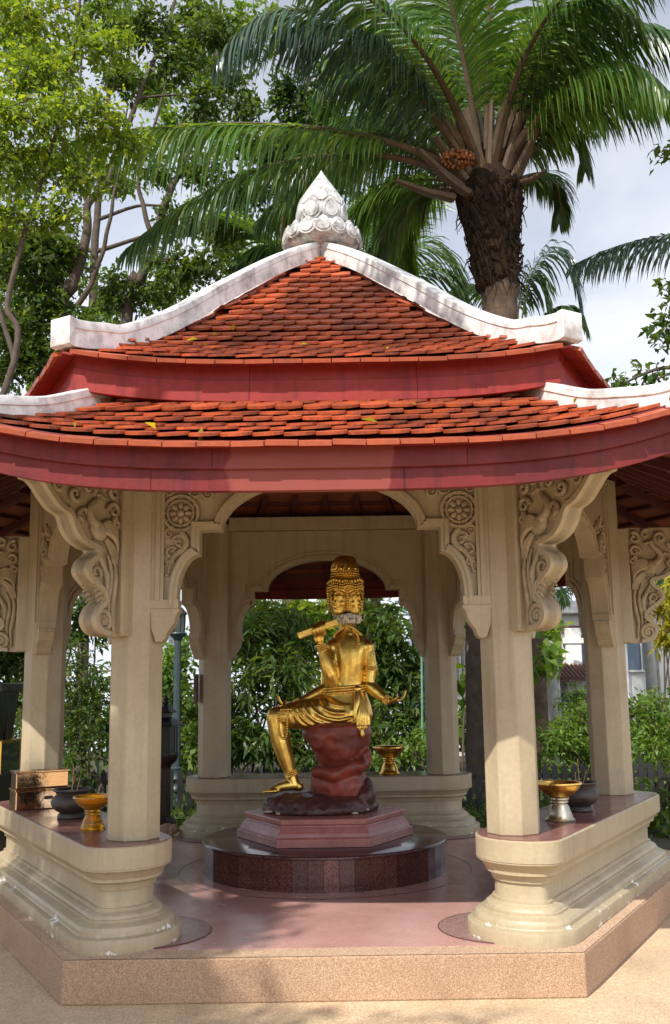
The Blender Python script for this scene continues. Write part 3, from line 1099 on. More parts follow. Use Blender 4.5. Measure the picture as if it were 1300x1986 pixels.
ridge([(-0.02, 5.095), (0.58, 4.755), (1.3, 4.272), (1.84, 3.89), (2.29, 3.632), (2.50, 3.570), (2.62, 3.538), (2.735, 3.520)], upper_roof, 0.070, 0.155, 'hip_ridge')
ridge([(2.40, 3.20), (2.54, 3.185), (2.88, 3.05), (3.14, 2.985), (3.385, 2.94), (3.62, 2.94)], lower_roof, 0.074, 0.145, 'hip_ridge')


def fascia(surf, a_ref, a, z_ref_top, z0, z1, thick, name, roof, mat):
    """board under the eave following the upturned edge: heights given at mid-span"""
    zc = surf(a_ref, 0)
    q_ = 0.17 if z1 - z0 > 0.11 else 0.0
    for c0, c1 in ((-1.0, -0.45 + q_), (-0.45 + q_, 0.24 + q_), (0.24 + q_, 1.0)):        # each side is made up of three boards
        rs = []
        for j in range(17):
            s = c0 + (c1 - c0) * j / 16
            if j == 0 and c0 > -1: s += 0.0003
            if j == 16 and c1 < 1: s -= 0.0003
            dz = surf(a_ref, s * a_ref * T30) - zc
            xo, xi = s * a * T30, s * (a - thick) * T30
            rs.append([(xo, -a, z1 + dz), (xo, -a, z0 + dz), (xi, -a + thick, z0 + dz), (xi, -a + thick, z1 + dz)])
        o = MB().rings(rs).build(name, mat, roof, bevel=0.003)
        for k in range(1, 6): copy_part(o, roof, k * R60)


fascia(up_surf, 2.40, 2.286, 0, 3.186, 3.300, 0.05, 'eave_board', upper_roof, M['red'])
fascia(up_surf, 2.40, 2.298, 0, 3.070, 3.191, 0.06, 'eave_board', upper_roof, M['red'])
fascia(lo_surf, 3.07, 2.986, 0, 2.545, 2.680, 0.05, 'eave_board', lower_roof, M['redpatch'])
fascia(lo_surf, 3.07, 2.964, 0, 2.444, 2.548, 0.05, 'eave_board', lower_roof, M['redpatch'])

# hexagonal drum wall that closes the gap between the tiers
wl = MB()
rs = []
for s in range(2):
    pass
for z0, z1 in ((3.05, 3.42),):
    o_, i_ = hexpoly(2.10 / c30 * 1.0, 0), hexpoly(2.04 / c30, 0)
    wl.rings([[(p[0], p[1], z0) for p in o_], [(p[0], p[1], z1) for p in o_], [(p[0], p[1], z1) for p in i_], [(p[0], p[1], z0) for p in i_], [(p[0], p[1], z0) for p in o_]], cap=False)
wl.build('drum_wall', M['redwood'], pavilion)

# rafters and battens under the tiles
raf = None
for xi in (-0.9, -0.6, -0.3, 0.0, 0.3, 0.6, 0.9):
    mb = MB()
    path = []
    rs = []
    for i in range(9):
        a = 2.90 - i * 0.15
        x = xi * a * T30 * 0.98
        z = lo_surf(a, x) - 0.062
        rs.append([(x - 0.025, -a, z), (x - 0.025, -a, z - 0.07), (x + 0.025, -a, z - 0.07), (x + 0.025, -a, z)])
    mb.rings(rs)
    o = mb.build('rafter', M['redwood'], lower_roof)
    for k in range(1, 6): copy_part(o, lower_roof, k * R60)
for i in range(8):
    a = 2.86 - i * 0.15
    rs = []
    for j in range(13):
        s = 2 * j / 12 - 1
        z = lo_surf(a, s * a * T30) - 0.061
        rs.append([(s * a * T30, -a, z), (s * a * T30, -a, z - 0.022), (s * (a - 0.03) * T30, -a + 0.03, z - 0.016), (s * (a - 0.03) * T30, -a + 0.03, z + 0.008)])
    o = MB().rings(rs).build('batten', M['redwood'], lower_roof)
    for k in range(1, 6): copy_part(o, lower_roof, k * R60)
for xi in (0.0, 0.5):
    rs = []
    for i in range(13):
        a = 2.2 - i * 0.17
        x = xi * a * T30 * 2
        z = up_surf(a, x) - 0.062
        rs.append([(x - 0.03, -a, z), (x - 0.03, -a, z - 0.09), (x + 0.03, -a, z - 0.09), (x + 0.03, -a, z)])
    o = MB().rings(rs).build('rafter', M['redwood'], upper_roof)
    for k in range(1, 6): copy_part(o, upper_roof, k * R60)

# finial -------------------------------------------------------------
fin = MB()
fin.lathe([(0.24, 4.99), (0.285, 5.02), (0.305, 5.06), (0.298, 5.11), (0.25, 5.155), (0.18, 5.175), (0.150, 5.185), (0.158, 5.205), (0.180, 5.25), (0.188, 5.30), (0.184, 5.355), (0.166, 5.42),
           (0.134, 5.485), (0.096, 5.545), (0.058, 5.60), (0.026, 5.65), (0.004, 5.69)], (0.012, 0, 0), 32)
finial = fin.build('finial', M['finial'], pavilion, smooth=True, angle=50)
tag(finial, 'weathered white lotus bud finial')


def petal_mesh(w, h, d):
    """lotus petal: raised leaf with a pointed tip and a double rim"""
    mb = MB()
    o_ = []
    for i in range(29):
        a_ = -PI / 2 + 2 * PI * i / 28
        x = math.cos(a_) * w
        z = math.sin(a_) * h * 0.5
        if z > 0: z += 0.22 * h * max(0, 1 - abs(x) / (0.75 * w)) ** 1.3
        o_.append((x, z))
    bow = lambda x, z: 0.35 * d * (1 - (x / w) ** 2)
    mb.tube([(x, -bow(x, z) * 0.2, z) for x, z in o_], 0.009 * w / 0.07, 6, cap=False)
    mb.tube([(x * 0.70, -d * 0.62, z * 0.70 - 0.03 * h) for x, z in o_], 0.0055 * w / 0.07, 6, cap=False)
    rings_ = []
    for sc, dd in ((1.0, -0.4), (0.97, 0.15), (0.85, 0.45), (0.6, 0.70), (0.3, 0.82), (0.02, 0.85)):
        rings_.append([(x * sc, -d * dd, z * sc) for x, z in o_[:-1]])
    mb.rings(rings_)
    me = bpy.data.meshes.new('petal')
    me.from_pydata(mb.v, [], mb.f)
    me.materials.append(M['finial'])
    smooth_by_angle(me, 60)
    return me


pm1, pm2, pm3 = petal_mesh(0.078, 0.165, 0.030), petal_mesh(0.064, 0.15, 0.026), petal_mesh(0.066, 0.12, 0.028)
for me_, n_, r_, z_, tl, off in ((pm1, 8, 0.180, 5.275, 0.02, 0.5), (pm2, 8, 0.164, 5.385, 0.34, 0.0), (pm3, 15, 0.296, 5.075, 0.15, 0.1)):
    for i in range(n_):
        a_ = 2 * PI * (i + off) / n_ - PI / 2
        o = bpy.data.objects.new('petal', me_)
        COL.objects.link(o)
        o.parent = finial
        o.matrix_local = Matrix.Translation((0.012 + r_ * math.cos(a_), r_ * math.sin(a_), z_)) @ Matrix.Rotation(a_ + PI / 2, 4, 'Z') @ Matrix.Rotation(-tl, 4, 'X')

# small bronze plaque on the back column
pq = PX(383, 1335, 1.72)
MB().box((pq.x - 0.012, 1.72, pq.z), (0.03, 0.12, 0.26)).build('plaque', M['plaque'], pavilion, bevel=0.004)
# ------------------------------------------------------------------ round plinth, pedestal, statue
PC = Vector((-0.02, 0.12, 0))
plinth = empty('round_plinth', (PC.x, PC.y, ZFL))
tag(plinth, 'low round plinth clad in polished maroon granite slabs under the statue', 'plinth')
MB().lathe([(0.862, ZFL + 0.006), (0.862, 0.424)], PC, 64).build('core', M['granite'], plinth)
MB().lathe([(0.60, 0.4205), (0.893, 0.4205), (0.905, 0.425), (0.907, 0.434), (0.902, 0.442), (0.890, 0.446), (0.02, 0.446)], PC, 96, cap=False).build('top_slab', M['granite'], plinth, smooth=True, angle=50)
NS = 54
slab_me = None
for i in range(NS):
    a = 2 * PI * i / NS
    if slab_me is None:
        mb = MB()
        wd = 2 * PI * 0.888 / NS
        mb.box((0.876, 0, 0.3165), (0.026, wd - 0.0022, 0.206))
        slab_me = bpy.data.meshes.new('facing_slab')
        slab_me.from_pydata(mb.v, [], mb.f)
        ms = aggregate('granite_slab', [(0.028, 0.010, 0.010), (0.075, 0.026, 0.022), (0.12, 0.044, 0.036), (0.20, 0.09, 0.07)], 230, rough=0.16, bump=0.0, stain=(0.03, 0.01, 0.01), stain_amt=0.4)
        t = ms.node_tree
        b = t.nodes['Principled BSDF']
        src = b.inputs['Base Color'].links[0].from_socket
        oi = t.nodes.new('ShaderNodeObjectInfo')
        r3 = ramp(t, [(0.0, 0.8), (0.75, 1.15), (1.0, 1.7)])
        t.links.new(oi.outputs['Random'], r3.inputs[0])
        t.links.new(mixc(t, 1.0, src, r3.outputs[0], 'MULTIPLY'), b.inputs['Base Color'])
        slab_me.materials.append(ms)
    o = bpy.data.objects.new('facing_slab', slab_me)
    COL.objects.link(o)
    o.parent = plinth
    o.location = (0, 0, -ZFL)
    o.rotation_euler = (0, 0, a)

ped = empty('hexagonal_pedestal', (-0.02, 0.13, 0.446))
tag(ped, 'pink painted hexagonal pedestal with stepped mouldings carrying the rock and statue', 'pedestal')
mb = MB()
rr_ = [(0.655, 0.447), (0.655, 0.502), (0.640, 0.508), (0.630, 0.514), (0.622, 0.535), (0.600, 0.566), (0.584, 0.578), (0.584, 0.588), (0.596, 0.594), (0.598, 0.624), (0.590, 0.630)]
mb.rings([[(p[0] - 0.02, p[1] + 0.13, z) for p in hexpoly(r)] for r, z in rr_])
mb.build('pedestal_block', M['pink'], ped, bevel=0.004)

from mathutils import noise as mnoise


def roughen(o, amp, sc, amp2=0.0, sc2=1.0):
    me = o.data
    for v in me.vertices:
        p = v.co
        d = mnoise.noise(p * sc) * amp + (abs(mnoise.noise(p * sc2)) - 0.2) * -amp2
        v.co = p + v.normal * d
    me.update()


def blobring(cx, cy, z, rx, ry, n=24, ph=0.0, lobes=0.0):
    return [(cx + rx * math.cos(2 * PI * i / n) * (1 + lobes * math.sin(3 * 2 * PI * i / n + ph)), cy + ry * math.sin(2 * PI * i / n) * (1 + lobes * math.cos(2 * 2 * PI * i / n + ph)), z) for i in range(n)]


rock = empty('seat_rock', (0.05, 0.13, 0.63))
tag(rock, 'red-brown sculpted rock with a pinched waist that the golden figure sits on', 'rock')
rk = MB()
rk.rings([blobring(0.085, 0.13, 0.90, 0.10, 0.13), blobring(0.085, 0.13, 0.95, 0.14, 0.17, ph=1, lobes=0.05), blobring(0.083, 0.13, 1.02, 0.185, 0.20, ph=1.5, lobes=0.07), blobring(0.08, 0.13, 1.10, 0.226, 0.235, ph=2, lobes=0.07),
          blobring(0.078, 0.13, 1.19, 0.262, 0.26, ph=2.4, lobes=0.05), blobring(0.075, 0.13, 1.25, 0.25, 0.25, ph=2.6, lobes=0.05), blobring(0.07, 0.13, 1.275, 0.18, 0.18)])
rk.ball((0.275, 0.08, 1.01), (0.062, 0.10, 0.085))
rk.ball((0.24, 0.0, 0.95), (0.075, 0.10, 0.05), 10, 7, Matrix.Rotation(-0.5, 3, 'Y'))
rk.ball((0.13, -0.05, 1.13), (0.12, 0.07, 0.13))
rk.ball((-0.06, -0.04, 1.17), (0.10, 0.08, 0.10))
rk.tube([(-0.10, -0.05, 0.925), (0.05, -0.10, 0.905), (0.17, -0.09, 0.945), (0.27, 0.0, 0.975)], [0.035, 0.05, 0.05, 0.04], 10)
rk.rings([blobring(0.085, 0.12, 0.66, 0.20, 0.22), blobring(0.085, 0.12, 0.74, 0.215, 0.235, ph=0.7, lobes=0.05), blobring(0.085, 0.12, 0.82, 0.215, 0.24, ph=1.2, lobes=0.06), blobring(0.08, 0.12, 0.89, 0.20, 0.22, ph=1.7, lobes=0.06), blobring(0.08, 0.12, 0.935, 0.14, 0.16)])
ro = remeshed(rk, 'rock_body', M['rockred'], rock, 0.012, 2)
roughen(ro, 0.020, 6.0, 0.016, 11.0)
rk = MB()
rk.rings([blobring(-0.06, 0.12, 0.628, 0.425, 0.36, 40), blobring(-0.06, 0.12, 0.66, 0.432, 0.365, 40, 1, 0.03), blobring(-0.055, 0.12, 0.715, 0.40, 0.33, 40, 1.4, 0.03), blobring(-0.04, 0.12, 0.75, 0.34, 0.28, 40), blobring(0.0, 0.12, 0.765, 0.2, 0.2, 40)])
rk.ball((-0.33, 0.06, 0.70), (0.14, 0.16, 0.055))
rk.ball((0.275, 0.05, 0.745), (0.095, 0.14, 0.085))
rk.ball((0.29, 0.10, 0.80), (0.06, 0.10, 0.07))
ro = remeshed(rk, 'rock_base', M['rockdark'], rock, 0.012, 2)
roughen(ro, 0.016, 10.0, 0.016, 18.0)
for v in ro.data.vertices:
    if v.co.z < 0.633: v.co.z = 0.633
for (x, z, l) in ((-0.42, 0.648, 0.11), (-0.345, 0.642, 0.05), (0.20, 0.640, 0.05), (0.29, 0.655, 0.035)):
    # plaster showing where the paint has flaked off the rim
    e = (x + 0.06) / 0.432
    y = 0.12 - 0.365 * math.sqrt(max(0.03, 1 - e * e))
    ck = MB().ball((x, y + 0.004, z), (l * 0.5, 0.012, 0.009), 8, 5)
    co = ck.build('flaked_patch', M['rockchip'], rock, smooth=True)

statue = empty('gilded_statue', (0.1, 0.12, 0.76))
tag(statue, 'golden four-faced figure seated on the red rock, one arm raised holding a tablet', 'statue')
SY = 0.12
bd_ = MB()
tor = [(0.165, 1.25, 0.155, 0.125), (0.167, 1.33, 0.172, 0.14), (0.165, 1.42, 0.160, 0.125), (0.166, 1.50, 0.134, 0.110), (0.173, 1.56, 0.120, 0.102), (0.180, 1.63, 0.119, 0.105),
       (0.185, 1.71, 0.128, 0.113), (0.188, 1.79, 0.140, 0.112), (0.187, 1.845, 0.148, 0.102), (0.185, 1.885, 0.130, 0.092), (0.182, 1.92, 0.102, 0.080), (0.178, 1.955, 0.078, 0.070), (0.172, 1.99, 0.066, 0.066), (0.168, 2.03, 0.060, 0.062), (0.164, 2.10, 0.062, 0.065)]


def back_r(i, n, z):
    a = 2 * PI * i / n
    g_ = math.exp(-((a - 1.5 * PI - 0.12) / 0.16) ** 2) * (0.075 if 1.35 < z < 1.93 else 0.0)      # spine furrow
    g_ -= 0.035 * (math.exp(-((a - 1.5 * PI - 0.58) / 0.25) ** 2) + math.exp(-((a - 1.5 * PI + 0.42) / 0.25) ** 2)) * max(0, 1 - ((z - 1.78) / 0.13) ** 2)
    return 1 - g_


bd_.rings([[(cx + rx * back_r(i, 48, z) * math.cos(2 * PI * i / 48), SY + ry * back_r(i, 48, z) * math.sin(2 * PI * i / 48), z) for i in range(48)]
           for cx, z, rx, ry in [tuple(q) for q in catmull(tor, 3)]])


def limb(mb, pts, rad, n=6, seg=12):
    p = catmull(pts, n)
    mb.tube(p, rad, seg)
    mb.ball(pts[0], rad[0] * 1.0); mb.ball(pts[-1], rad[-1] * 1.0)


# arms
limb(bd_, [(0.322, SY - 0.01, 1.838), (0.345, SY - 0.03, 1.70), (0.330, SY - 0.04, 1.535)], [0.047, 0.042, 0.038, 0.037])
limb(bd_, [(0.330, SY - 0.04, 1.535), (0.40, SY - 0.06, 1.475), (0.468, SY - 0.10, 1.425)], [0.045, 0.047, 0.039, 0.027])
limb(bd_, [(0.055, SY - 0.01, 1.815), (0.045, SY - 0.05, 1.70), (0.062, SY - 0.075, 1.555)], [0.056, 0.050, 0.046, 0.040])
limb(bd_, [(0.062, SY - 0.080, 1.555), (0.015, SY - 0.125, 1.67), (-0.030, SY - 0.135, 1.84)], [0.045, 0.054, 0.044, 0.028])
limb(bd_, [(0.055, SY + 0.06, 1.78), (0.01, SY + 0.08, 1.65), (0.0, SY + 0.05, 1.52)], [0.052, 0.048, 0.044, 0.040])
limb(bd_, [(0.0, SY + 0.05, 1.52), (-0.11, SY + 0.02, 1.465), (-0.225, SY - 0.02, 1.408)], [0.041, 0.044, 0.036, 0.026])
limb(bd_, [(0.31, SY + 0.05, 1.79), (0.36, SY + 0.16, 1.66), (0.33, SY + 0.24, 1.55)], [0.05, 0.046, 0.040])
limb(bd_, [(0.33, SY + 0.24, 1.55), (0.25, SY + 0.30, 1.66), (0.20, SY + 0.30, 1.80)], [0.04, 0.036, 0.026])
for xs in (0.060, 0.318):
    bd_.ball((xs, SY - 0.012, 1.832), (0.056, 0.058, 0.056), 14, 10)
# legs
limb(bd_, [(0.16, SY - 0.02, 1.325), (-0.10, SY - 0.05, 1.335), (-0.365, SY - 0.06, 1.318)], [0.13, 0.118, 0.100, 0.080])
bd_.ball((-0.372, SY - 0.06, 1.315), (0.078, 0.076, 0.080))
limb(bd_, [(-0.372, SY - 0.06, 1.30), (-0.345, SY - 0.06, 1.16), (-0.30, SY - 0.06, 1.00), (-0.262, SY - 0.06, 0.885)], [0.076, 0.074, 0.072, 0.063, 0.050, 0.043])
bd_.ball((-0.318, SY - 0.05, 1.13), (0.055, 0.055, 0.11))
limb(bd_, [(0.20, SY + 0.05, 1.32), (0.03, SY + 0.25, 1.33), (-0.12, SY + 0.42, 1.30)], [0.125, 0.105, 0.075])
limb(bd_, [(-0.12, SY + 0.42, 1.28), (-0.02, SY + 0.36, 1.10), (0.02, SY + 0.30, 0.92)], [0.07, 0.06, 0.042])
# foot with heel and toes
limb(bd_, [(-0.258, SY - 0.06, 0.885), (-0.245, SY - 0.06, 0.83)], [0.042, 0.044])
bd_.ball((-0.212, SY - 0.058, 0.808), (0.042, 0.038, 0.036))
limb(bd_, [(-0.235, SY - 0.06, 0.822), (-0.32, SY - 0.068, 0.815), (-0.405, SY - 0.075, 0.788)], [0.044, 0.040, 0.034, 0.024])
bd_.ball((-0.39, SY - 0.075, 0.783), (0.05, 0.045, 0.020))
for i in range(5):
    y = SY - 0.115 + i * 0.021
    l = 0.055 - 0.006 * abs(i - 1) - 0.004 * i
    limb(bd_, [(-0.415, y, 0.782), (-0.415 - l * 0.6, y, 0.783), (-0.415 - l, y, 0.774)], [0.012, 0.0115 if i else 0.014, 0.009], 4, 8)


def hand(mb, wrist, d, up, side, spread=0.016, curl=0.5, scale=1.0):
    """palm and five unequal bent fingers; d points along the palm, up is the palm normal, side runs across the knuckles"""
    d, up, side = Vector(d).normalized(), Vector(up).normalized(), Vector(side).normalized()
    w = Vector(wrist)
    pc = w + d * 0.04 * scale
    B = Matrix((side, d, up)).transposed()
    mb.ball(pc, (0.036 * scale, 0.046 * scale, 0.018 * scale), 10, 7, B)
    for i in range(4):
        ln = (0.062, 0.072, 0.068, 0.052)[i] * scale
        k = w + d * 0.075 * scale + side * (i - 1.5) * spread * scale
        p1 = k + d * ln * 0.45 + up * ln * 0.15 * curl
        p2 = p1 + d * ln * 0.30 + up * ln * 0.42 * curl
        p3 = p2 + d * ln * 0.10 + up * ln * 0.45 * curl
        limb(mb, [k - d * 0.02, k, p1, p2, p3], [0.0105 * scale, 0.010 * scale, 0.0085 * scale, 0.0065 * scale], 4, 8)
    t0 = w + d * 0.015 * scale - side * 0.026 * scale
    limb(mb, [t0, t0 - side * 0.022 * scale + d * 0.025 * scale + up * 0.012 * scale, t0 - side * 0.026 * scale + d * 0.06 * scale + up * 0.030 * scale], [0.013 * scale, 0.011 * scale, 0.008 * scale], 4, 8)


hand(bd_, (0.475, SY - 0.10, 1.420), (0.85, -0.1, 0.12), (-0.15, 0.2, 0.95), (0.05, 0.95, 0.0), curl=0.95)
hand(bd_, (-0.232, SY - 0.02, 1.404), (-0.9, -0.05, 0.05), (0.0, -0.15, 1.0), (0.0, -0.95, 0.1), curl=1.0)
# raised hand: palm under the tablet, four fingers folded up over its near face, thumb behind
bd_.ball((-0.045, SY - 0.145, 1.895), (0.042, 0.026, 0.045))
for i in range(4):
    q = i / 3
    x0 = -0.088 + 0.082 * q
    zr = 1.9635 + (x0 + 0.06) * 0.343
    ln = (0.9, 1.0, 1.05, 0.95)[i]
    limb(bd_, [(-0.062 + 0.038 * q, SY - 0.150, 1.90), (x0, SY - 0.192, zr - 0.022), (x0 + 0.002, SY - 0.196, zr + 0.012 * ln), (x0 + 0.008, SY - 0.172, zr + 0.044 * ln), (x0 + 0.012, SY - 0.145, zr + 0.045 * ln)], [0.012, 0.0115, 0.0105, 0.0095, 0.008], 4, 8)
limb(bd_, [(-0.02, SY - 0.13, 1.90), (0.0, SY - 0.105, 1.95), (-0.02, SY - 0.100, 1.995)], [0.013, 0.012, 0.009], 4, 8)

# head with a face on each of four sides
HC = Vector((0.158, SY, 2.195))
bd_.ball(HC, (0.118, 0.118, 0.135), 20, 14)
bd_.ball(HC + Vector((0, 0, 0.09)), (0.135, 0.135, 0.075), 20, 12)
for ph in (-128, -38, 52, 142):
    q = math.radians(ph)
    f = Vector((math.cos(q), math.sin(q), 0)); sd = Vector((-math.sin(q), math.cos(q), 0)); uz = Vector((0, 0, 1))
    B = Matrix((sd, f, uz)).transposed()
    A = lambda s_, f_, z_: HC + sd * s_ + f * f_ + uz * z_
    bd_.ball(A(0, 0.052, -0.005), (0.088, 0.086, 0.128), 16, 12, B)
    bd_.ball(A(0, 0.085, -0.09), (0.046, 0.045, 0.040), 10, 8, B)          # jaw and chin
    for e in (-1, 1):
        bd_.ball(A(e * 0.042, 0.095, -0.035), (0.030, 0.032, 0.034), 8, 6, B)  # cheeks
        bd_.tube([A(e * 0.012, 0.143, 0.044), A(e * 0.036, 0.139, 0.057), A(e * 0.066, 0.112, 0.040)], [0.006, 0.007, 0.005], 6)   # brows
        bd_.ball(A(e * 0.036, 0.128, 0.020), (0.020, 0.010, 0.0085), 8, 6, B)  # eyelids
        bd_.tube([A(e * 0.016, 0.134, 0.012), A(e * 0.036, 0.136, 0.008), A(e * 0.056, 0.122, 0.014)], 0.0038, 6)
        bd_.ball(A(e * 0.012, 0.149, -0.030), (0.009, 0.010, 0.008), 8, 6, B)  # nostrils
    bd_.tube([A(0, 0.138, 0.042), A(0, 0.148, 0.010), A(0, 0.165, -0.024), A(0, 0.148, -0.034)], [0.0075, 0.009, 0.013, 0.009], 8)
    bd_.ball(A(0, 0.140, -0.056), (0.024, 0.011, 0.0065), 8, 6, B)
    bd_.ball(A(0, 0.137, -0.069), (0.019, 0.011, 0.0070), 8, 6, B)
body = remeshed(bd_, 'body', M['gold'], statue, 0.0056, 5, 0.5)

# hair knot, crown bands
hd = MB()
hd.lathe([(0.10, 2.30), (0.118, 2.335), (0.108, 2.352), (0.095, 2.362), (0.104, 2.368), (0.106, 2.382), (0.100, 2.40), (0.098, 2.43), (0.095, 2.47), (0.085, 2.505), (0.06, 2.527), (0.02, 2.534)], (0.157, SY, 0), 24)
for i in range(18):
    a = 2 * PI * i / 18
    hd.tube([(0.157 + 0.099 * math.cos(a), SY + 0.099 * math.sin(a), 2.41), (0.157 + 0.097 * math.cos(a + 0.15), SY + 0.097 * math.sin(a + 0.15), 2.46), (0.157 + 0.07 * math.cos(a + 0.3), SY + 0.07 * math.sin(a + 0.3), 2.515)], [0.009, 0.011, 0.005], 6)
hair = hd.build('hair_knot', M['gold'], statue, smooth=True, angle=70)
cr = MB()


def head_r(a):
    best = 0.13
    for ph in (-128, -38, 52, 142):
        d = math.cos(a - math.radians(ph))
        if d > 0: best = max(best, 0.118 + 0.026 * d ** 3)
    return best


for z, k, r0, n in ((2.268, 1.0, 0.0085, 56), (2.287, 1.02, 0.0105, 44), (2.306, 0.99, 0.0085, 50), (2.322, 0.93, 0.008, 44)):
    for i in range(n):
        a = 2 * PI * i / n
        r = head_r(a) * k
        cr.ball((HC.x + r * math.cos(a), SY + r * math.sin(a), z + 0.006 * math.sin(a * 8)), r0, 6, 5)
for ph in (-128, -38, 52, 142):                      # leafy crests above each brow
    q = math.radians(ph)
    for j in range(7):
        a = q + (j - 3) * 0.17
        r = head_r(a) * 0.99
        hgt = 0.026 - 0.005 * abs(j - 3)
        cr.ball((HC.x + r * math.cos(a), SY + r * math.sin(a), 2.315 + hgt), (0.011, 0.011, 0.018), 6, 5)
    am = q + math.radians(45)                         # bead strings between the faces
    for j in range(9):
        r = 0.136 - 0.0012 * j
        cr.ball((HC.x + r * math.cos(am), SY + r * math.sin(am), 2.262 - j * 0.019), 0.0105 + 0.002 * (j % 2), 6, 5)
for z, r, n, r0 in ((2.372, 0.106, 34, 0.009), (2.390, 0.104, 30, 0.0105), (2.408, 0.101, 34, 0.008)):
    for i in range(n):
        a = 2 * PI * i / n
        cr.ball((0.157 + r * math.cos(a), SY + r * math.sin(a), z), r0, 6, 5)
for i in range(10):
    a = 2 * PI * i / 10
    cr.ball((0.157 + 0.098 * math.cos(a), SY + 0.098 * math.sin(a), 2.428), (0.014, 0.014, 0.020), 6, 5)
cr.build('crown', M['gold'], statue, smooth=True)

# loincloth with folds
gm = MB()
hips = [(0.165, 1.255, 0.165, 0.14), (0.168, 1.32, 0.188, 0.158), (0.158, 1.40, 0.182, 0.142), (0.150, 1.46, 0.168, 0.124), (0.147, 1.50, 0.160, 0.115)]
gm.rings([[(cx + rx * math.cos(2 * PI * i / 24), SY + ry * math.sin(2 * PI * i / 24), z) for i in range(24)] for cx, z, rx, ry in hips])
limb(gm, [(0.16, SY - 0.02, 1.327), (-0.06, SY - 0.046, 1.335), (-0.255, SY - 0.056, 1.328)], [0.148, 0.133, 0.118, 0.102])
limb(gm, [(0.20, SY + 0.05, 1.325), (0.03, SY + 0.25, 1.335)], [0.14, 0.115])


def thigh_y(x, z, extra=0.0):
    R_ = float(np.interp(x, [-0.26, -0.06, 0.16, 0.30], [0.103, 0.128, 0.150, 0.16])) + extra
    cy = float(np.interp(x, [-0.26, 0.16], [SY - 0.056, SY - 0.02]))
    zc_ = 1.33
    return cy - math.sqrt(max(R_ * R_ - (z - zc_) ** 2, 0.0006))


for pts in ([(-0.24, 1.40), (-0.225, 1.32), (-0.17, 1.262), (-0.05, 1.232)],
            [(-0.21, 1.415), (-0.19, 1.33), (-0.12, 1.268), (0.02, 1.232), (0.16, 1.235)],
            [(-0.17, 1.425), (-0.14, 1.345), (-0.07, 1.285), (0.06, 1.255), (0.19, 1.268), (0.27, 1.31)],
            [(-0.12, 1.435), (-0.09, 1.365), (-0.02, 1.315), (0.09, 1.29), (0.20, 1.31)],
            [(-0.06, 1.44), (-0.03, 1.385), (0.05, 1.345), (0.14, 1.34)],
            [(-0.27, 1.37), (-0.262, 1.30), (-0.235, 1.25)],
            [(0.00, 1.45), (0.05, 1.405), (0.12, 1.39)]):
    gm.tube([(p[0], thigh_y(p[0], p[1], 0.001), p[1]) for p in catmull(pts, 6)], [0.008, 0.012, 0.013, 0.007], 8)
garm = remeshed(gm, 'loincloth', M['gold'], statue, 0.0065, 5, 0.5)
bt = MB()
for z, k in ((1.492, 1.03), (1.512, 1.00), (1.531, 0.985)):
    bt.tube([(0.147 + 0.163 * k * math.cos(2 * PI * i / 40), SY + 0.119 * k * math.sin(2 * PI * i / 40), z + 0.012 * math.cos(2 * PI * i / 40)) for i in range(41)], 0.0105, 8, cap=False)
bt.build('belt', M['gold'], statue, smooth=True, angle=70)
sh = MB()
sh.ball((0.238, SY - 0.125, 1.515), (0.030, 0.022, 0.026))
sh.tube(catmull([(0.235, SY - 0.125, 1.51), (0.232, SY - 0.155, 1.42), (0.222, SY - 0.165, 1.33), (0.232, SY - 0.165, 1.27)], 6), [0.018, 0.022, 0.020, 0.018], 8, flat=0.5, flat_dir=Vector((0, -1, 0)))
for i in range(5):
    q = i / 4
    sh.tube(catmull([(0.245, SY - 0.128, 1.50), (0.258 + 0.016 * q, SY - 0.150, 1.42), (0.238 + 0.066 * q, SY - 0.172, 1.32), (0.232 + 0.080 * q, SY - 0.175, 1.245 + 0.01 * math.sin(i * 2))], 6), [0.010, 0.014, 0.019, 0.017], 8)
for i in range(6):
    sh.tube([(0.215 + 0.016 * i, SY - 0.19, 1.255 - 0.006 * (i % 2)), (0.222 + 0.016 * i, SY - 0.197, 1.235), (0.235 + 0.012 * i, SY - 0.190, 1.222)], [0.008, 0.010, 0.006], 6)
sh.tube([(0.225, SY - 0.185, 1.24), (0.262, SY - 0.205, 1.212), (0.30, SY - 0.185, 1.24)], 0.009, 6)
sh.tube([(0.262, SY - 0.200, 1.225), (0.265, SY - 0.205, 1.185), (0.266, SY - 0.200, 1.150)], [0.012, 0.020, 0.005], 8)
sh.build('sash', M['gold'], statue, smooth=True, angle=70)
# tablet held in the raised hand
d_ = Vector((0.297, 0, 0.102)).normalized()
Bt = Matrix((d_, Vector((0, 1, 0)), d_.cross(Vector((0, 1, 0))))).transposed()
MB().box((-0.052, SY - 0.148, 1.966), (0.318, 0.052, 0.050), Bt).build('tablet', M['gold'], statue, bevel=0.006)


# bead strings
def beads(mb, path, r, gap=1.75):
    P = [Vector(p) for p in path]
    acc = 0.0
    mb.ball(P[0], r, 6, 5)
    for a, b in zip(P, P[1:]):
        L_ = (b - a).length
        while acc + L_ >= r * gap:
            t_ = (r * gap - acc) / L_
            a = a + (b - a) * t_
            L_ = (b - a).length
            acc = 0.0
            mb.ball(a, r, 6, 5)
            if L_ < 1e-6: break
        acc += L_


